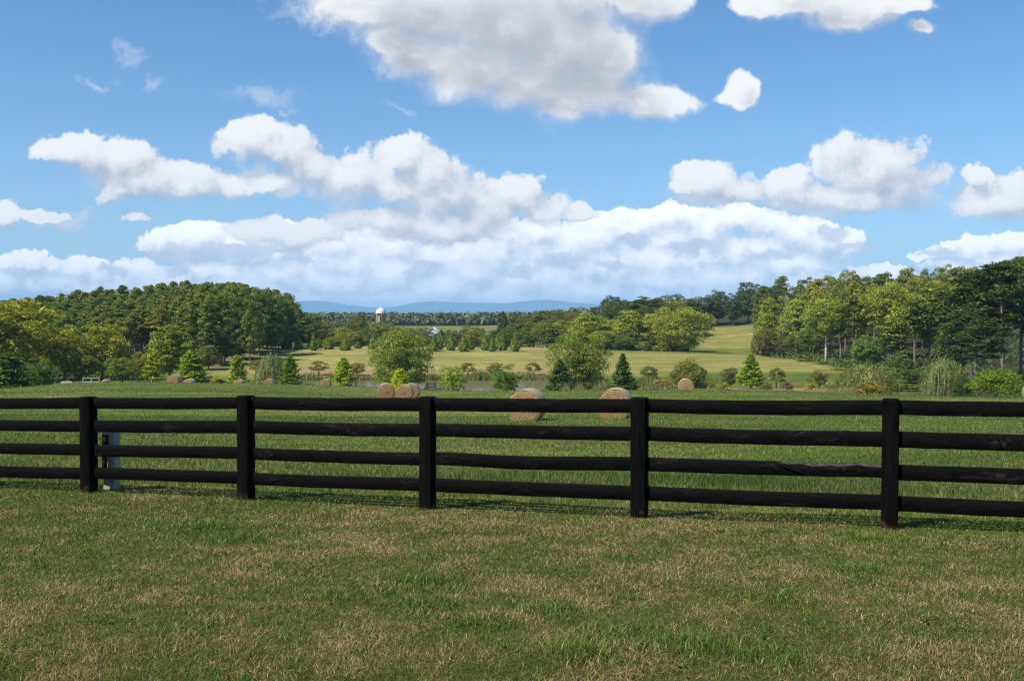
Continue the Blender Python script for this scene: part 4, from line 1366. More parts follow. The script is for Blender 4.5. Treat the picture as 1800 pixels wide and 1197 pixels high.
# ------------------------------------------------------------------ silo, barns, dock
def build_silo():
    Y = 585.0
    x = X(669.5, Y); z = gz(x, Y)
    r = 17.5 / 2 * Y / F
    zdome0 = P(669.5, 551, Y)[2] - z; ztop = P(669.5, 541, Y)[2] - z
    root = empty('silo', (x, Y, z), 'tall concrete farm silo with a white dome roof in the valley', 'silo')
    m, t, out = new_mat('silo_staves')
    tc = t.n('ShaderNodeTexCoord').outputs['Object']
    s = t.sep(tc)
    ang = t.math('ARCTAN2', s[1], s[0])
    st = t.noise(t.comb(t.math('MULTIPLY', ang, 5.0), t.math('MULTIPLY', s[2], .10), 0.0), 1.6, 4, .6)[0]
    hoop = t.math('SINE', t.math('MULTIPLY', s[2], 7.5))
    c = t.mix(t.remap(st, .40, .62), (.30, .25, .19), (.15, .10, .06))
    c = t.mix(t.remap(hoop, .3, 1, 0, .30), c, (.16, .12, .09))
    principled(t, out, c, .85, None, .2)
    mb = MB(); mb.lathe([(r, 0), (r, zdome0)], 40)
    for zz in np.arange(1, zdome0, .85):
        mb.lathe([(r + .02, zz), (r + .06, zz + .04), (r + .02, zz + .08)], 40)
    link('tower', mb.mesh('silo_tower', m, smooth=True), root)
    mt = noisy_material('white_painted_metal', (.52, .51, .49), (.64, .64, .62), 1.2, rough=.5, bump=.02)
    mb = MB()
    prof = [(r * 1.03, zdome0 - .05), (r * 1.03, zdome0 + .25)] + [(r * 1.02 * math.cos(a), zdome0 + .25 + (ztop - zdome0 - .25) * math.sin(a)) for a in np.linspace(.05, math.pi / 2 - .01, 10)]
    mb.lathe(prof, 40)
    d = link('dome_roof', mb.mesh('dome_roof', mt, smooth=True), root)
    mb = MB(); mb.lathe([(.5, ztop - .1), (.5, ztop + .25), (.01, ztop + .4)], 12)
    link('vent_cap', mb.mesh('vent_cap', mt), d)
    mb = MB()
    a = rad(-98)
    mb.tube([[(r + .3) * math.cos(a), (r + .3) * math.sin(a), .5], [(r + .3) * math.cos(a), (r + .3) * math.sin(a), zdome0 - 1.2]], .42, 8)
    mc = noisy_material('chute_metal', (.42, .38, .33), (.62, .58, .52), 1.0)
    link('chute', mb.mesh('chute', mc), root)
    mb = MB()
    mb.box([(r + .1) * math.cos(rad(-108)), (r + .1) * math.sin(rad(-108)), zdome0 - .5], [1.0, .8, 1.2], rotz(rad(-18)))
    dk = noisy_material('dark_opening', (.03, .025, .02), (.07, .06, .05), 2.0)
    link('hatch', mb.mesh('hatch', dk), root)


build_silo()


def barn(u, veave, vridge, wpx, Y, depth, roofcol, wallcol, label, gable_front=True, rz=0.0):
    x = X(u, Y); z = gz(x, Y)
    W = wpx * Y / F
    he = P(u, veave, Y)[2] - z; hr = P(u, vridge, Y)[2] - z
    root = empty('barn', (x, Y, z), label, 'barn', rz=rz)
    mw = noisy_material('barn_wall', tuple(.85 * q for q in wallcol), wallcol, 1.2, stretch=(4, 4, .3), bump=.1)
    mr = noisy_material('barn_roof', tuple(.85 * q for q in roofcol), roofcol, .8, stretch=(1, 1, 4), rough=.45, bump=.05)
    mb = MB()
    w = W / 2 - .3; d = depth
    if gable_front:
        V = [[-w, 0, -.5], [w, 0, -.5], [w, 0, he], [0, 0, hr - .15], [-w, 0, he], [-w, d, -.5], [w, d, -.5], [w, d, he], [0, d, hr - .15], [-w, d, he]]
        mb.add(V, [[0, 1, 2, 4], [5, 9, 7, 6], [0, 4, 9, 5], [1, 6, 7, 2]]); mb.add(V, [[2, 3, 4], [9, 8, 7]])
        roof = [[[-w - .4, -.5, he - .15], [0, -.5, hr], [0, d + .5, hr], [-w - .4, d + .5, he - .15]], [[w + .4, -.5, he - .15], [w + .4, d + .5, he - .15], [0, d + .5, hr], [0, -.5, hr]]]
    else:
        V = [[-w, 0, -.5], [w, 0, -.5], [w, 0, he], [-w, 0, he], [-w, d, -.5], [w, d, -.5], [w, d, he], [-w, d, he], [-w, d / 2, hr - .15], [w, d / 2, hr - .15]]
        mb.add(V, [[0, 1, 2, 3], [4, 7, 6, 5], [0, 3, 7, 4], [1, 5, 6, 2]]); mb.add(V, [[3, 8, 7], [2, 6, 9]])
        roof = [[[-w - .4, -.5, he - .2], [w + .4, -.5, he - .2], [w + .4, d / 2, hr], [-w - .4, d / 2, hr]], [[-w - .4, d + .5, he - .2], [-w - .4, d / 2, hr], [w + .4, d / 2, hr], [w + .4, d + .5, he - .2]]]
    link('wall', mb.mesh('barn_walls', mw), root)
    mb = MB()
    for q in roof:
        q = np.array(q, float)
        V = np.vstack([q, q + [0, 0, .18]])
        mb.add(V, [[0, 1, 2, 3], [7, 6, 5, 4], [0, 4, 5, 1], [1, 5, 6, 2], [2, 6, 7, 3], [3, 7, 4, 0]])
    link('roof', mb.mesh('barn_roof', mr), root)
    mb = MB()
    mb.box([0, -.05, he * .35], [W * .28, .12, he * .7])
    link('door', mb.mesh('barn_door', noisy_material('barn_door', (.10, .09, .08), (.2, .18, .16), 1.5)), root)


barn(760.5, 586, 576, 24, 560, 16, (.50, .51, .52), (.58, .58, .57), 'white gabled barn in the valley right of the big olive tree')
barn(804, 587, 582.5, 17, 565, 9, (.58, .60, .62), (.66, .66, .66), 'low pale metal-roofed shed right of the white gabled barn', False)
barn(862, 588, 583, 16, 560, 9, (.50, .52, .54), (.55, .55, .55), 'pale blue-white shed behind the evergreens left of the juniper', False)
barn(884, 576, 569, 15, 575, 9, (.70, .68, .66), (.66, .60, .52), 'small pale farmhouse beside the black-green juniper', True)


def build_dock():
    Y = 171.0
    x0, x1 = X(747, Y), X(781, Y)
    zd = EYE - 11.75
    root = empty('dock', ((x0 + x1) / 2, Y, EYE - 12.6), 'small weathered wooden dock reaching into the pond', 'dock')
    b = np.array([(x0 + x1) / 2, Y, EYE - 12.6])
    w = noisy_material('weathered_dock_wood', (.10, .085, .075), (.26, .23, .21), 6, stretch=(1, 6, 1))
    mb = MB()
    for k in range(22):
        xx = x0 + (x1 - x0) * (k + .5) / 22 - b[0]
        mb.box([xx, .0, zd - b[2]], [(x1 - x0) / 22 - .015, 3.6, .05])
    mb.box([0, -1.75, zd - b[2] - .13], [x1 - x0, .06, .2]); mb.box([0, 1.75, zd - b[2] - .13], [x1 - x0, .06, .2])
    link('deck', mb.mesh('deck', w), root)
    for sx in (x0 + .15, (x0 + x1) / 2, x1 - .15):
        for sy in (-1.6, 1.6):
            mb = MB(); mb.tube([[sx - b[0], sy, -1.4], [sx - b[0], sy, zd - b[2] + (.55 if sx < x0 + .3 else .05)]], .075, 7)
            link('pile', mb.mesh('pile', w), root)
    rt = empty('picnic_bench', (x0 + 1.1, Y, zd + .03), 'dark wooden picnic table standing on the dock', 'picnic table', rz=.2)
    dw = noisy_material('dark_bench_wood', (.05, .035, .025), (.13, .09, .06), 6, stretch=(1, 6, 1))
    mb = MB(); mb.box([0, 0, .74], [1.7, .75, .05]); link('tabletop', mb.mesh('tabletop', dw), rt)
    for s in (-1, 1):
        mb = MB(); mb.box([0, s * .65, .44], [1.7, .26, .045]); link('seat', mb.mesh('seat', dw), rt)
        mb = MB()
        mb.tube([[s * .6, -.75, 0], [s * .6, -.15, .72]], .045, 4); mb.tube([[s * .6, .75, 0], [s * .6, .15, .72]], .045, 4)
        mb.box([s * .6, 0, .40], [.06, 1.4, .07])
        link('leg', mb.mesh('leg', dw), rt)


build_dock()

# ------------------------------------------------------------------ thin field fences
M['oldwood'] = noisy_material('old_grey_wood', (.22, .20, .17), (.46, .42, .36), 5, stretch=(4, 4, .5))
M['wire'] = noisy_material('galvanised_wire', (.20, .20, .19), (.30, .30, .29), 5, rough=.5)


def wire_fence(pts, label, name='wire_fence', hgt=1.25, r=.06, nwire=3, group=None, wr=.006):
    """pts: list of (u, vtop, Y)"""
    P3 = []
    for (u, v, Y) in pts:
        x = X(u, Y); zt = P(u, v, Y)[2]; zg = gz(x, Y)
        P3.append((x, Y, min(zg, zt - .5) - .2, zt))
    b = np.array([P3[0][0], P3[0][1], P3[0][2]])
    root = empty(name, b, label, 'fence', group)
    for p in P3:
        mb = MB()
        mb.tube([[p[0] - b[0], p[1] - b[1], p[2] - b[2]], [p[0] - b[0], p[1] - b[1], p[3] - b[2]]], [r, r * .92], 6)
        link('post', mb.mesh('wire_post', M['oldwood']), root)
    mb = MB()
    for k in range(nwire):
        mb.tube([[p[0] - b[0], p[1] - b[1], p[3] - .12 - k * .32 - b[2]] for p in P3], wr, 3, cap=False)
    link('wire', mb.mesh('wire', M['wire']), root)
    return root, b


wire_fence([(430, 668, 160), (498, 671, 157), (529, 671.5, 156), (558, 672, 155), (589, 672, 154), (621, 673, 153), (652, 673.5, 152)], 'wire fence with pale posts along the pond, left of the big olive tree')
wire_fence([(784, 679.5, 138), (811, 681.5, 134), (845, 683.5, 130), (881, 685.5, 126)], 'wire fence with pale posts before the pond, right of the dock')
wire_fence([(1100, 680, 140), (1169, 678.5, 138), (1245, 678.5, 136), (1284, 680, 134), (1363, 683, 132), (1402, 685, 130), (1450, 687, 129)], 'wire fence with pale posts below the mulch bed on the right')
wire_fence([(49, 680, 122), (73, 675.5, 134), (96, 669, 155), (119, 666.5, 166)], 'low wire fence climbing from the left edge to the gate')
wire_fence([(192, 664, 166), (211, 664.5, 165), (239, 665.5, 164), (266, 667, 163), (293, 667.5, 162), (350, 669, 160)], 'wire fence right of the wooden gate frame')
wire_fence([(540, 607, 292), (575, 606, 291), (569, 606, 291.5), (598, 607, 291), (620, 607, 291), (645, 607, 291)], 'pale post fence along the crest, left of the big olive tree', r=.10)
wire_fence([(765, 609, 292), (806, 607.5, 292), (840, 608.5, 292), (870, 609, 292), (915, 609, 292), (950, 607, 293)], 'pale post fence along the crest, right of the big olive tree', r=.09)
wire_fence([(1236, 577, 409), (1253, 577, 410), (1268, 576.5, 412), (1281, 575.5, 413), (1293, 575.5, 414), (1304, 576, 413), (1315, 577, 411)], 'pale fence at the top of the grassy slope under the dark ridge', r=.11, nwire=4, wr=.02)


def rail_frame(pts, label, rails, r=.09, name='gate_frame', cat='gate'):
    P3 = []
    for (u, v, Y) in pts:
        x = X(u, Y); zt = P(u, v, Y)[2]
        P3.append(np.array([x, Y, zt]))
    zg = [gz(p[0], p[1]) for p in P3]
    b = np.array([P3[0][0], P3[0][1], zg[0]])
    root = empty(name, b, label, cat)
    for p, z in zip(P3, zg):
        mb = MB(); mb.tube([[p[0] - b[0], p[1] - b[1], min(z, p[2] - .4) - .2 - b[2]], [p[0] - b[0], p[1] - b[1], p[2] - b[2]]], r, 7)
        link('post', mb.mesh('frame_post', M['oldwood']), root)
    for k in rails:
        mb = MB(); mb.tube([p - b - [0, .02, k] for p in P3], r * .75, 6)
        link('rail', mb.mesh('frame_rail', M['oldwood']), root)


rail_frame([(145.5, 664, 167), (160, 664, 167), (174, 664, 167)], 'pale wooden gate frame with three posts and top rail, left of the field', (.10, .75), .10)
rail_frame([(463, 606, 296), (467.5, 604.5, 296), (471, 606, 296)], 'small wooden brace frame at the left end of the crest', (.25, .9), .11, 'brace_frame', 'fence brace')
rail_frame([(924, 612, 290), (937, 612, 290)], 'low wooden gate at the right end of the crest', (.08, .7), .09, 'field_gate')
rail_frame([(942, 606, 296), (950, 607, 296), (958, 607, 296)], 'wooden brace behind the low gate at the crest end', (.1, .8), .11, 'brace_frame', 'fence brace')


# ------------------------------------------------------------------ reeds at the far shore
def reeds():
    rng = np.random.default_rng(23)
    mb = MB()

    def band(n, u0, u1, y0, y1, h0, h1, c):
        u = rng.uniform(u0, u1, n); Y = rng.uniform(y0, y1, n)
        x = (u - CU) / F * Y
        z = np.maximum(ground(x, Y), EYE - 12.7)
        cl = .5 + .5 * np.sin(u * .21 + 1.7 * np.sin(u * .063))
        h = rng.uniform(h0, h1, n) * (.5 + .7 * cl)
        lean = rng.normal(size=(n, 2)) * .18
        w = rng.uniform(.05, .11, n)
        a = rng.uniform(0, 3.14, n)
        b = np.stack([x, Y, z], 1)
        e = np.stack([np.cos(a) * w, np.sin(a) * w, 0 * a], 1)
        tip = b + np.stack([lean[:, 0] * h, lean[:, 1] * h, h], 1)
        V = np.stack([b - e, b + e, tip], 1).reshape(-1, 3)
        t = np.repeat(shade_tint(rng, n, c, .25, .1), 3, 0)
        mb.add(V, np.arange(3 * n).reshape(n, 3), 0, t)
    band(5200, 500, 1010, 202.5, 207, .5, 1.6, (.15, .17, .05))
    band(1600, 820, 880, 203, 208, 1.0, 1.9, (.16, .19, .05))
    band(2600, 640, 1000, 206, 212, .3, 1.0, (.24, .19, .09))
    band(4200, 985, 1075, 140, 165, 1.0, 2.3, (.19, .19, .075))
    band(3000, 1075, 1260, 165, 190, .6, 1.5, (.15, .18, .04))
    band(2000, 1130, 1280, 150, 165, .4, 1.0, (.17, .16, .06))
    band(1800, 430, 560, 158, 170, .4, 1.1, (.14, .15, .05))
    band(1800, 640, 760, 160, 170, .5, 1.4, (.12, .15, .04))
    o = link('reeds', mb.mesh('reeds', M['grassblade']), color=(1, 1, 1))
    tag(o, 'tufts of reeds and tall grass along the pond shores', 'reeds', kind='stuff')


reeds()


# ------------------------------------------------------------------ grass blades
def vnoise(x, y, s, seed):
    rng = np.random.default_rng(seed)
    g = rng.uniform(size=(64, 64))
    fx, fy = x / s + 1000, y / s + 1000
    i, j = np.floor(fx).astype(int), np.floor(fy).astype(int)
    a, b = fx - i, fy - j
    a, b = a * a * (3 - 2 * a), b * b * (3 - 2 * b)
    q = lambda p, r: g[p % 64, r % 64]
    return q(i, j) * (1 - a) * (1 - b) + q(i + 1, j) * a * (1 - b) + q(i, j + 1) * (1 - a) * b + q(i + 1, j + 1) * a * b


def blades(mb, rng, x, y, h, w, lean, c, two=False):
    n = len(x)
    z = ground(x, y) - .012
    a = rng.uniform(0, 2 * math.pi, n)
    la = rng.uniform(0, 2 * math.pi, n)
    b = np.stack([x, y, z], 1)
    e = np.stack([np.cos(a) * w / 2, np.sin(a) * w / 2, 0 * a], 1)
    l = np.stack([np.cos(la), np.sin(la), 0 * la], 1) * (lean * h)[:, None]
    up = np.array([0, 0, 1.0])
    if two:
        m = b + l * .35 + up * (h * .6)[:, None]
        tip = b + l * 1.2 + up * (h * np.sqrt(np.clip(1 - .5 * np.minimum(lean, 1.2) ** 2, .2, 1)))[:, None]
        V = np.stack([b - e, b + e, m + e * .7, m - e * .7, tip], 1).reshape(-1, 3)
        k = np.arange(n) * 5
        t = np.repeat(c, 5, 0)
        o = mb.n
        mb.add(V, np.stack([k, k + 1, k + 2, k + 3], 1), 0, t)
        mb.f3.append(np.stack([k + 3, k + 2, k + 4], 1) + o); mb.m3.append(np.zeros(n))
    else:
        tip = b + l + up * h[:, None]
        V = np.stack([b - e, b + e, tip], 1).reshape(-1, 3)
        mb.add(V, np.arange(3 * n).reshape(n, 3), 0, np.repeat(c, 3, 0))


def scatter(rng, y0, y1, dens_fn, margin=4.0, s=.56):
    """random points in the wedge in front of the camera, thinned by density"""
    N = 0; xs = []; ys = []
    edges = np.geomspace(y0, y1, 24)
    for a, b in zip(edges[:-1], edges[1:]):
        hw = s * b + margin
        n = int(2 * hw * (b - a) * dens_fn((a + b) / 2))
        xs.append(rng.uniform(-hw, hw, n)); ys.append(rng.uniform(a, b, n))
    return np.concatenate(xs), np.concatenate(ys)


GREENS = np.array([.088, .136, .021])
STRAW = np.array([.315, .238, .110])


def lawn():
    rng = np.random.default_rng(31)
    mb = MB()
    x, y = scatter(rng, 3.2, 16.5, lambda Y: 7500 * min(1, (5.0 / Y) ** 1.3))
    yf = 13.8 - .3789 * (x + 5.88)
    k = y < yf + 1.1 + .5 * vnoise(x, y, .7, 3)
    x, y = x[k], y[k]; yf = yf[k]
    n = len(x)
    big = vnoise(x, y * .55, 1.5, 1); mid = vnoise(x, y, .42, 2); sml = vnoise(x, y, .13, 8)
    dry = np.clip(.38 + (big - .5) * .75 + .75 * (mid - .5) + .9 * (sml - .5), .03, .92)
    # long fresh tufts
    tufts = [(.62, 5.35, .30), (.95, 5.15, .28), (.35, 4.95, .25), (1.25, 4.95, .2), (-.55, 6.1, .22), (-.62, 6.9, .25), (-3.1, 10.2, .35), (-2.5, 9.3, .3), (.25, 6.0, .2), (2.6, 7.4, .2), (1.7, 6.3, .2), (-.15, 5.6, .2), (3.2, 9.2, .3)]
    tf = np.zeros(n)
    for (tx, ty, tr) in tufts:
        tf = np.maximum(tf, np.exp(-(((x - tx) / tr) ** 2 + ((y - ty) / (tr * 1.1)) ** 2)) * (.25 + 1.1 * sml))
    dry = np.clip(dry - .75 * tf, .02, 1)
    isdry = rng.uniform(size=n) < dry
    v = np.exp(rng.normal(size=n) * .38)[:, None]
    g = GREENS * v * np.stack([1 + rng.normal(size=n) * .2, np.ones(n), 1 + rng.normal(size=n) * .2], 1)
    s = STRAW * np.exp(rng.normal(size=n) * .28)[:, None] * np.stack([np.ones(n), 1 + rng.normal(size=n) * .06, 1 + rng.normal(size=n) * .15], 1)
    c = np.where(isdry[:, None], s, g)
    rs = np.clip(y / 6.0, .8, 2.4)
    h = rng.uniform(.020, .052, n) * np.where(isdry, .85, 1.1) * (1 + 1.5 * tf * rng.uniform(0, 1, n)) * (.7 + .6 * mid)
    w = rng.uniform(.0030, .0056, n) * rs * (1 + .5 * tf)
    lean = np.abs(rng.normal(size=n)) * np.where(isdry, 1.1, .7) + .15
    red = rng.uniform(size=n) < .06
    c = np.where(red[:, None], c * np.array([1.25, .8, .7]), c)
    blades(mb, rng, x, y, h, w, lean, c, two=True)
    # broad clover-like weeds
    k = 3600
    cx = rng.uniform(-4.5, 4.5, k); cy = rng.uniform(3.6, 10, k)
    cl = vnoise(cx, cy, .35, 12) > .74
    cx, cy = cx[cl], cy[cl]; q = len(cx) * 5
    px = np.repeat(cx, 5) + rng.normal(size=q) * .035; py = np.repeat(cy, 5) + rng.normal(size=q) * .035
    p = np.stack([px, py, ground(px, py) + rng.uniform(.015, .045, q)], 1)
    mb.leaves(p, np.array([0, 0, 1.0]) + rng.normal(size=(q, 3)) * .45, rng.uniform(.016, .032, q), rng.uniform(.012, .022, q), rng, shade_tint(rng, q, (.045, .095, .018), .2))
    o = link('lawn_grass', mb.mesh('lawn_grass', M['grassblade']), color=(1, 1, 1))
    tag(o, 'mown half-dry lawn grass in front of the black fence', 'grass', kind='stuff')


lawn()


def field():
    rng = np.random.default_rng(37)
    mb = MB()
    # long grass right behind the fence
    x, y = scatter(rng, 9.5, 48, lambda Y: 620 * min(1, (15 / Y) ** 1.7))
    yf = 13.8 - .3789 * (x + 5.88)
    k = y > yf + 1.0 + .5 * vnoise(x, y, .7, 3)
    x, y, yf = x[k], y[k], yf[k]
    n = len(x)
    mid = vnoise(x, y, .8, 5); big = vnoise(x, y, 4.0, 6)
    tall = np.clip((mid - .25) * 1.6, .25, 1.2) * np.exp(-((y - yf - 3.2) / 5.0) ** 2)
    dry = np.clip(.13 + .45 * (big - .5) + .35 * (vnoise(x, y, .3, 9) - .5), .02, .8)
    isdry = rng.uniform(size=n) < dry
    g = np.array([.068, .112, .019]) * np.exp(rng.normal(size=n) * .28)[:, None] * np.stack([1 + rng.normal(size=n) * .18, np.ones(n), np.ones(n)], 1)
    s = STRAW * .85 * np.exp(rng.normal(size=n) * .25)[:, None]
    c = np.where(isdry[:, None], s, g)
    h = rng.uniform(.04, .09, n) + tall * rng.uniform(.02, .16, n)
    w = rng.uniform(.006, .011, n) * np.clip(y / 15, .9, 3)
    band = .72 + .60 * vnoise(x * .10 + y * .04, y * .34, 1.0, 15)
    c = c * band[:, None]
    blades(mb, rng, x, y, h, w, np.abs(rng.normal(size=n)) * .55 + .15, c, two=True)
    # farther field, coarser tufts
    x, y = scatter(rng, 42, 116, lambda Y: 45 * (42 / Y) ** 1.3)
    n = len(x)
    big = vnoise(x, y, 7.0, 6)
    isdry = rng.uniform(size=n) < np.clip(.22 + .6 * (big - .5), .03, .8)
    g = np.array([.075, .122, .021]) * np.exp(rng.normal(size=n) * .25)[:, None]
    c = np.where(isdry[:, None], STRAW * .8 * np.exp(rng.normal(size=n) * .2)[:, None], g)
    c = c * (.74 + .56 * vnoise(x * .05 + y * .02, y * .16, 1.0, 15))[:, None]
    blades(mb, rng, x, y, rng.uniform(.05, .12, n), rng.uniform(.02, .045, n) * np.clip(y / 60, .8, 1.6), np.abs(rng.normal(size=n)) * .5 + .2, c)
    o = link('field_grass', mb.mesh('field_grass', M['grassblade']), color=(1, 1, 1))
    tag(o, 'longer green hayfield grass behind the black fence', 'grass', kind='stuff')


field()


# ------------------------------------------------------------------ sky with clouds
SUN_AZ = math.atan2(-.80, -.60)        # direction towards the sun, behind and left of the camera
SUN_EL = rad(50)
sun_dir = np.array([math.sin(SUN_AZ) * math.cos(SUN_EL), math.cos(SUN_AZ) * math.cos(SUN_EL), math.sin(SUN_EL)])


def blob_group(name, blobs, warp_amp, warp_scale, det_scale, smooth=.22, seed=0.0):
    """node group: sky-plane coordinate -> cloud body (a union of warped ellipses), billows (rounded puffs), wisps"""
    g = bpy.data.node_groups.new(name, 'ShaderNodeTree')
    g.interface.new_socket('p', in_out='INPUT', socket_type='NodeSocketVector')
    for k in ('body', 'billow', 'wisp'):
        g.interface.new_socket(k, in_out='OUTPUT', socket_type='NodeSocketFloat')
    t = NT(g)
    gi = t.n('NodeGroupInput'); go = t.n('NodeGroupOutput')
    p = gi.outputs[0]
    ps = t.vec('ADD', p, (seed, seed * 1.7, 0))
    w = t.noise(ps, warp_scale, 3, .62, '2D')[1]
    w = t.vec('SUBTRACT', w, (.5, .5, .5))
    pw = t.vec('MULTIPLY_ADD', w, (warp_amp, warp_amp, 0), p)
    pw = t.vec('MULTIPLY', pw, (1, 1, 0))
    acc = None
    for (u, v, a, b) in blobs:
        d = ray(u, v); cx, cy = d[0] / d[1], d[2] / d[1]
        ia, ib = F / a, F / b
        e = t.vec('LENGTH', t.vec('MULTIPLY_ADD', pw, (ia, ib, 0), (-cx * ia, -cy * ib, 0)))
        acc = e if acc is None else t.math('SMOOTH_MIN', acc, e, smooth)
    pv = t.vec('MULTIPLY_ADD', w, (warp_amp * .55, warp_amp * .55, 0), ps)
    vo = t.n('ShaderNodeTexVoronoi', voronoi_dimensions='2D', feature='F1')
    vo.normalize = True
    t.put(vo.inputs['Vector'], pv); t.put(vo.inputs['Scale'], det_scale)
    t.put(vo.inputs['Detail'], 3.0); t.put(vo.inputs['Roughness'], .50); t.put(vo.inputs['Lacunarity'], 2.3)
    n = t.noise(ps, det_scale * .9, 8, .62, '2D')[0]
    t.put(go.inputs[0], t.math('SUBTRACT', 1.0, acc))
    t.put(go.inputs[1], t.math('SUBTRACT', .42, vo.outputs['Distance']))
    t.put(go.inputs[2], t.math('SUBTRACT', n, .5))
    return g


BANK = [(300, 425, 60, 24), (350, 415, 55, 24), (410, 425, 70, 24), (470, 440, 80, 26), (520, 408, 70, 24), (570, 430, 70, 30), (620, 455, 90, 34), (680, 430, 80, 40), (690, 480, 120, 34), (760, 455, 90, 44),
        (830, 475, 100, 40), (850, 440, 80, 36), (905, 420, 60, 34), (950, 408, 46, 28), (985, 440, 80, 36), (1040, 415, 70, 34), (1090, 400, 60, 30), (1130, 388, 50, 22), (1175, 380, 50, 20), (1180, 415, 80, 32),
        (1240, 400, 70, 34), (1300, 388, 55, 24), (1345, 395, 50, 26), (1395, 412, 60, 32), (1440, 425, 50, 28), (1480, 425, 34, 20), (1150, 455, 110, 34), (1290, 440, 110, 36), (1400, 460, 90, 26), (1060, 465, 110, 36),
        (930, 490, 120, 32), (780, 505, 120, 28), (600, 495, 130, 28), (470, 480, 90, 24), (420, 505, 120, 22), (1150, 490, 120, 26), (1280, 485, 120, 28), (1420, 495, 90, 18), (1020, 515, 140, 24), (680, 525, 160, 18), (860, 528, 160, 18), (520, 528, 120, 16), (1150, 522, 120, 18),
        (20, 468, 34, 22), (60, 462, 30, 20), (10, 495, 60, 24), (90, 475, 40, 22), (130, 470, 34, 20), (175, 478, 36, 20), (215, 480, 28, 20), (248, 472, 22, 16), (100, 500, 80, 20), (200, 505, 80, 20), (290, 490, 60, 24), (340, 475, 50, 20), (310, 512, 90, 18),
        (1690, 442, 50, 16), (1735, 430, 40, 18), (1780, 428, 40, 20), (1640, 448, 36, 10), (1560, 480, 70, 14), (1680, 468, 60, 14), (1770, 458, 60, 18), (1500, 508, 120, 14)]
MIDC = [(118, 265, 52, 24), (165, 275, 60, 32), (210, 282, 60, 34), (255, 315, 70, 34), (330, 325, 75, 28), (405, 325, 36, 22), (215, 340, 50, 16),
        (440, 243, 58, 30), (500, 265, 60, 32), (540, 295, 50, 32), (480, 322, 55, 16), (615, 312, 70, 34), (690, 330, 45, 22), (712, 272, 48, 26), (755, 300, 40, 32), (790, 345, 75, 42), (850, 375, 48, 42), (675, 383, 84, 26), (760, 402, 120, 26),
        (915, 342, 36, 24), (950, 365, 45, 24), (1015, 375, 30, 12), (460, 405, 55, 20), (520, 412, 75, 18),
        (1245, 318, 58, 28), (1290, 340, 50, 20), (1205, 330, 26, 10), (1385, 328, 34, 28), (1430, 345, 85, 26), (1530, 305, 88, 56), (1590, 322, 66, 44), (1500, 352, 140, 22),
        (1715, 308, 26, 16), (1755, 360, 74, 32), (1805, 350, 60, 36), (0, 378, 30, 18), (72, 382, 42, 8), (240, 385, 26, 7)]
BIGC = [(740, 20, 170, 60), (880, 40, 200, 105), (990, 90, 135, 105), (700, 70, 70, 36), (735, 95, 70, 42), (830, 115, 110, 55), (930, 145, 100, 50), (1030, 155, 110, 52), (1130, 178, 76, 32), (1075, 110, 56, 50), (640, 8, 90, 22), (990, 188, 60, 26),
        (1000, -10, 110, 60), (1130, 2, 80, 40), (1400, 0, 100, 34), (1500, 28, 70, 34), (1550, 0, 80, 20), (1302, 160, 30, 27), (1296, 174, 36, 14), (1612, 50, 24, 15)]
WISP = [(225, 108, 32, 18), (275, 145, 22, 10), (165, 145, 22, 8), (455, 168, 60, 16), (515, 195, 18, 12), (683, 190, 26, 9), (560, 0, 110, 16), (560, 30, 60, 14), (110, 388, 60, 12)]
DARKC = [(985, 458, 48, 20), (740, 474, 38, 10), (525, 452, 32, 10), (370, 448, 100, 15), (1220, 440, 60, 14), (1355, 445, 60, 16), (455, 440, 110, 14), (200, 472, 30, 12), (60, 475, 60, 14), (1070, 465, 34, 13), (790, 414, 105, 12), (1460, 408, 40, 18), (1650, 442, 44, 12), (320, 480, 34, 11), (1110, 425, 40, 14), (900, 480, 50, 10)]
UNDER = [(290, 325, 130, 30), (220, 318, 60, 36), (390, 330, 70, 26), (480, 318, 90, 20), (640, 320, 110, 36), (740, 300, 60, 46), (770, 345, 90, 44), (850, 385, 60, 30), (690, 390, 110, 24), (1250, 342, 90, 18), (1440, 352, 150, 26), (95, 384, 60, 14), (1740, 335, 60, 34), (960, 370, 60, 26), (300, 440, 70, 18), (1500, 440, 60, 12)]


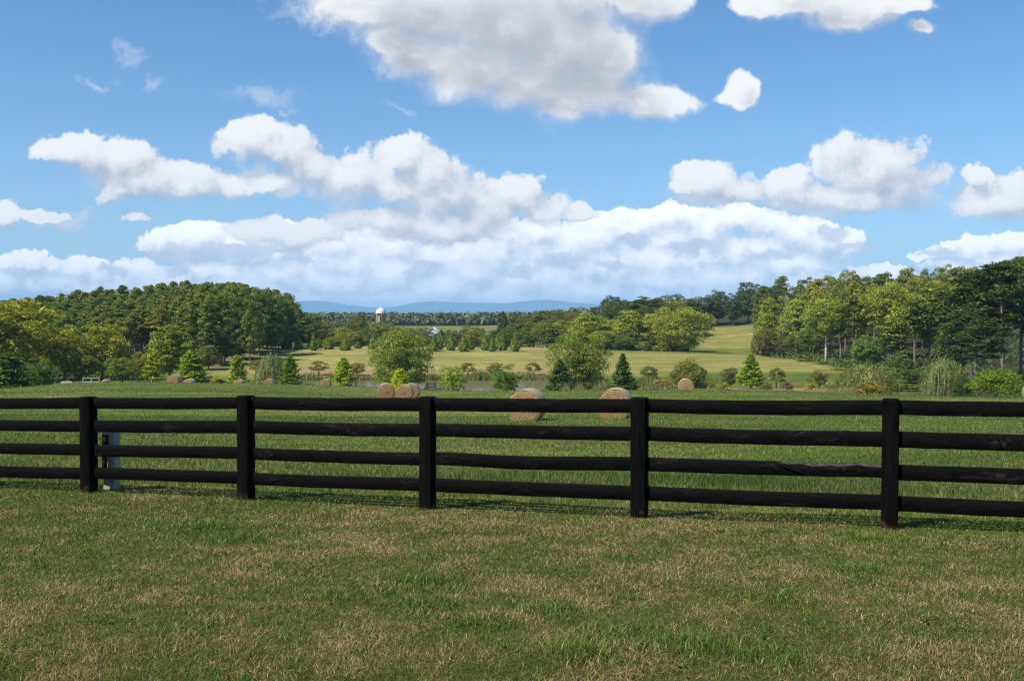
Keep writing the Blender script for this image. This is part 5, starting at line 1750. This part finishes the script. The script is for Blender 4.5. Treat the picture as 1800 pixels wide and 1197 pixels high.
def build_world():
    w = bpy.data.worlds.new('World'); scene.world = w
    w.use_nodes = True
    w.node_tree.nodes.clear()
    t = NT(w.node_tree)
    out = t.n('ShaderNodeOutputWorld'); bg = t.n('ShaderNodeBackground')
    sky = t.n('ShaderNodeTexSky', sky_type='NISHITA')
    sky.sun_disc = False
    sky.sun_elevation = SUN_EL; sky.sun_rotation = SUN_AZ % (2 * math.pi)
    sky.altitude = 200; sky.air_density = SKY_AIR; sky.dust_density = SKY_DUST; sky.ozone_density = SKY_OZ
    dirv = t.n('ShaderNodeTexCoord').outputs['Generated']
    s = t.sep(dirv)
    yy = t.math('MAXIMUM', s[1], .12)
    zz = t.math('MAXIMUM', s[2], -.02)
    p = t.comb(t.math('DIVIDE', s[0], yy), t.math('DIVIDE', zz, yy), 0.0)
    skyc = t.mix(1.0, sky.outputs[0], SKY_TINT, 'MULTIPLY')

    def layer(base, name, blobs, wa, ws, ds, db, dw, sm, lo, crisp, soft, light, shade, eps, g1, g2, seed, thick=0.0, maxa=1.0, bias=.6):
        """db, dw: billow and wisp share of the outline; crisp, soft: edge width on the sunlit and the shaded side"""
        g = blob_group(name, blobs, wa, ws, ds, sm, seed)
        a = t.n('ShaderNodeGroup'); a.node_tree = g; t.put(a.inputs[0], p)
        rel = lambda q: t.math('ADD', t.math('MULTIPLY', q.outputs[1], db), t.math('MULTIPLY', q.outputs[2], dw))
        ra = rel(a)
        d0 = t.math('ADD', a.outputs[0], ra)
        if eps:
            b = t.n('ShaderNodeGroup'); b.node_tree = g; t.put(b.inputs[0], t.vec('ADD', p, (-eps * .5, eps * .87, 0)))
            rb = rel(b)
            side = t.math('SUBTRACT', a.outputs[0], b.outputs[0])
            lit = t.math('ADD', t.math('MULTIPLY_ADD', side, g1, bias), t.math('MULTIPLY', t.math('SUBTRACT', ra, rb), g2))
            wid = t.remap(t.math('ADD', side, a.outputs[2]), -.30, .30, soft, crisp)
        else:
            lit = t.math('MULTIPLY_ADD', a.outputs[1], g2, bias); wid = soft
        lit = t.math('ADD', lit, t.math('MULTIPLY', a.outputs[2], .7))
        if thick:
            lit = t.math('SUBTRACT', lit, t.math('MULTIPLY', t.remap(d0, .15, .9), thick))
        lit = t.remap(lit, 0.0, 1.0)
        c = t.mix(lit, shade, light)
        al = t.remap(d0, lo, t.math('ADD', lo, wid))
        if maxa < 1: al = t.math('MULTIPLY', al, maxa)
        return t.mix(al, base, c)
    pale = t.math('EXPONENT', t.math('MULTIPLY', t.math('MAXIMUM', s[2], 0.0), -10.0))
    c = t.mix(t.math('MULTIPLY', pale, .92), skyc, SKY_PALE)
    S = CLOUD
    SB = CLOUD * 1.10
    W1 = (1.0 * S, 1.0 * S, 1.0 * S); WB = (1.12 * SB, 1.12 * SB, 1.12 * SB)
    c = layer(c, 'cloud_bank', BANK, .020, 30, 36, .55, 1.2, .14, -.14, .18, .60, WB, (.47 * SB, .55 * SB, .67 * SB), .015, .36, .30, 3.1, 0, bias=.56)
    c = layer(c, 'grey_patches', DARKC, .030, 36, 52, .3, 1.3, .15, -.15, .35, .70, (.64 * SB, .70 * SB, .79 * SB), (.40 * SB, .47 * SB, .59 * SB), 0, .3, 1.0, 8.7, 0, .85, bias=.50)
    c = layer(c, 'under_clouds', UNDER, .036, 22, 28, .25, 1.6, .2, -.22, .5, .95, (.80 * S, .83 * S, .88 * S), (.44 * S, .48 * S, .57 * S), 0, .3, .9, 4.4, 0, .80, bias=.42)
    c = layer(c, 'mid_clouds', MIDC, .024, 26, 27, .55, 1.30, .22, -.32, .30, 1.05, W1, (.43 * S, .47 * S, .56 * S), .020, .50, .36, 5.3, .06, bias=.52)
    c = layer(c, 'wisps', WISP, .060, 22, 26, .1, 2.3, .2, -.45, 1.2, 1.6, (.84 * S, .86 * S, .90 * S), (.68 * S, .72 * S, .80 * S), 0, .3, .5, 1.9, 0, .42)
    c = layer(c, 'near_clouds', BIGC, .030, 16, 15, .55, 1.3, .22, -.28, .36, 1.0, W1, (.44 * S, .46 * S, .52 * S), .026, .42, .32, 2.2, .42, bias=.66)
    t.put(bg.inputs['Color'], c)
    bg.inputs['Strength'].default_value = SKY_STRENGTH
    t.put(out.inputs[0], bg.outputs[0])
    w.cycles.sampling_method = 'MANUAL'; w.cycles.sample_map_resolution = 512


SKY_AIR, SKY_DUST, SKY_OZ = 1.0, .7, 2.6
SKY_STRENGTH = .074
SKY_PALE = (5.6, 7.3, 8.9)
SKY_TINT = (.66, 1.10, 1.42)
CLOUD = 9.8
build_world()

sl = bpy.data.lights.new('sun', 'SUN')
sl.energy = 5.0; sl.angle = rad(.55); sl.color = (1.0, .93, .80)
so = bpy.data.objects.new('sun', sl); col.objects.link(so)
from mathutils import Vector
so.rotation_euler = Vector(tuple(-sun_dir)).to_track_quat('-Z', 'Y').to_euler()
so.location = tuple(np.array([0, 0, 60]) + sun_dir * 50)

# ------------------------------------------------------------------ haze
HAZE = .82e-4


def build_haze():
    m = bpy.data.materials.new('haze_air'); m.use_nodes = True
    m.node_tree.nodes.clear()
    t = NT(m.node_tree)
    out = t.n('ShaderNodeOutputMaterial')
    pv = t.n('ShaderNodeVolumePrincipled')
    pv.inputs['Color'].default_value = (.36, .66, 1.0, 1)
    pv.inputs['Density'].default_value = HAZE
    pv.inputs['Anisotropy'].default_value = -.1
    t.put(out.inputs['Volume'], pv.outputs[0])
    mb = MB()
    zlo, zhi = float(min(GZ.min(), -116)) - 1.5, 412.0
    mb.box([0, 12500, (zlo + zhi) / 2], [60000, 26000, zhi - zlo])
    o = link('haze', mb.mesh('haze', m))
    tag(o, 'pale blue haze lying over the far valley', 'haze', kind='stuff')


if HAZE: build_haze()

# ------------------------------------------------------------------ camera and render settings
cam = bpy.data.cameras.new('camera')
cam.sensor_width = 36.0; cam.lens = 36.0 * F / 1800.0
cam.clip_start = .1; cam.clip_end = 90000
co = bpy.data.objects.new('camera', cam); col.objects.link(co)
co.location = (0, 0, EYE)
co.rotation_euler = (math.pi / 2 - PITCH, 0, 0)
scene.camera = co
scene.view_settings.view_transform = 'Standard'
scene.view_settings.look = 'None'
scene.view_settings.exposure = 0.45
scene.view_settings.gamma = 1.0
scene.cycles.use_denoising = True
scene.cycles.denoiser = 'OPENIMAGEDENOISE'
scene.cycles.denoising_input_passes = 'RGB_ALBEDO_NORMAL'
scene.cycles.denoising_prefilter = 'NONE'
scene.cycles.pixel_filter_type = 'BLACKMAN_HARRIS'
scene.cycles.filter_width = 1.3
scene.cycles.max_bounces = 6
scene.cycles.diffuse_bounces = 3
scene.cycles.transmission_bounces = 3
scene.cycles.volume_bounces = 1
scene.cycles.transparent_max_bounces = 4
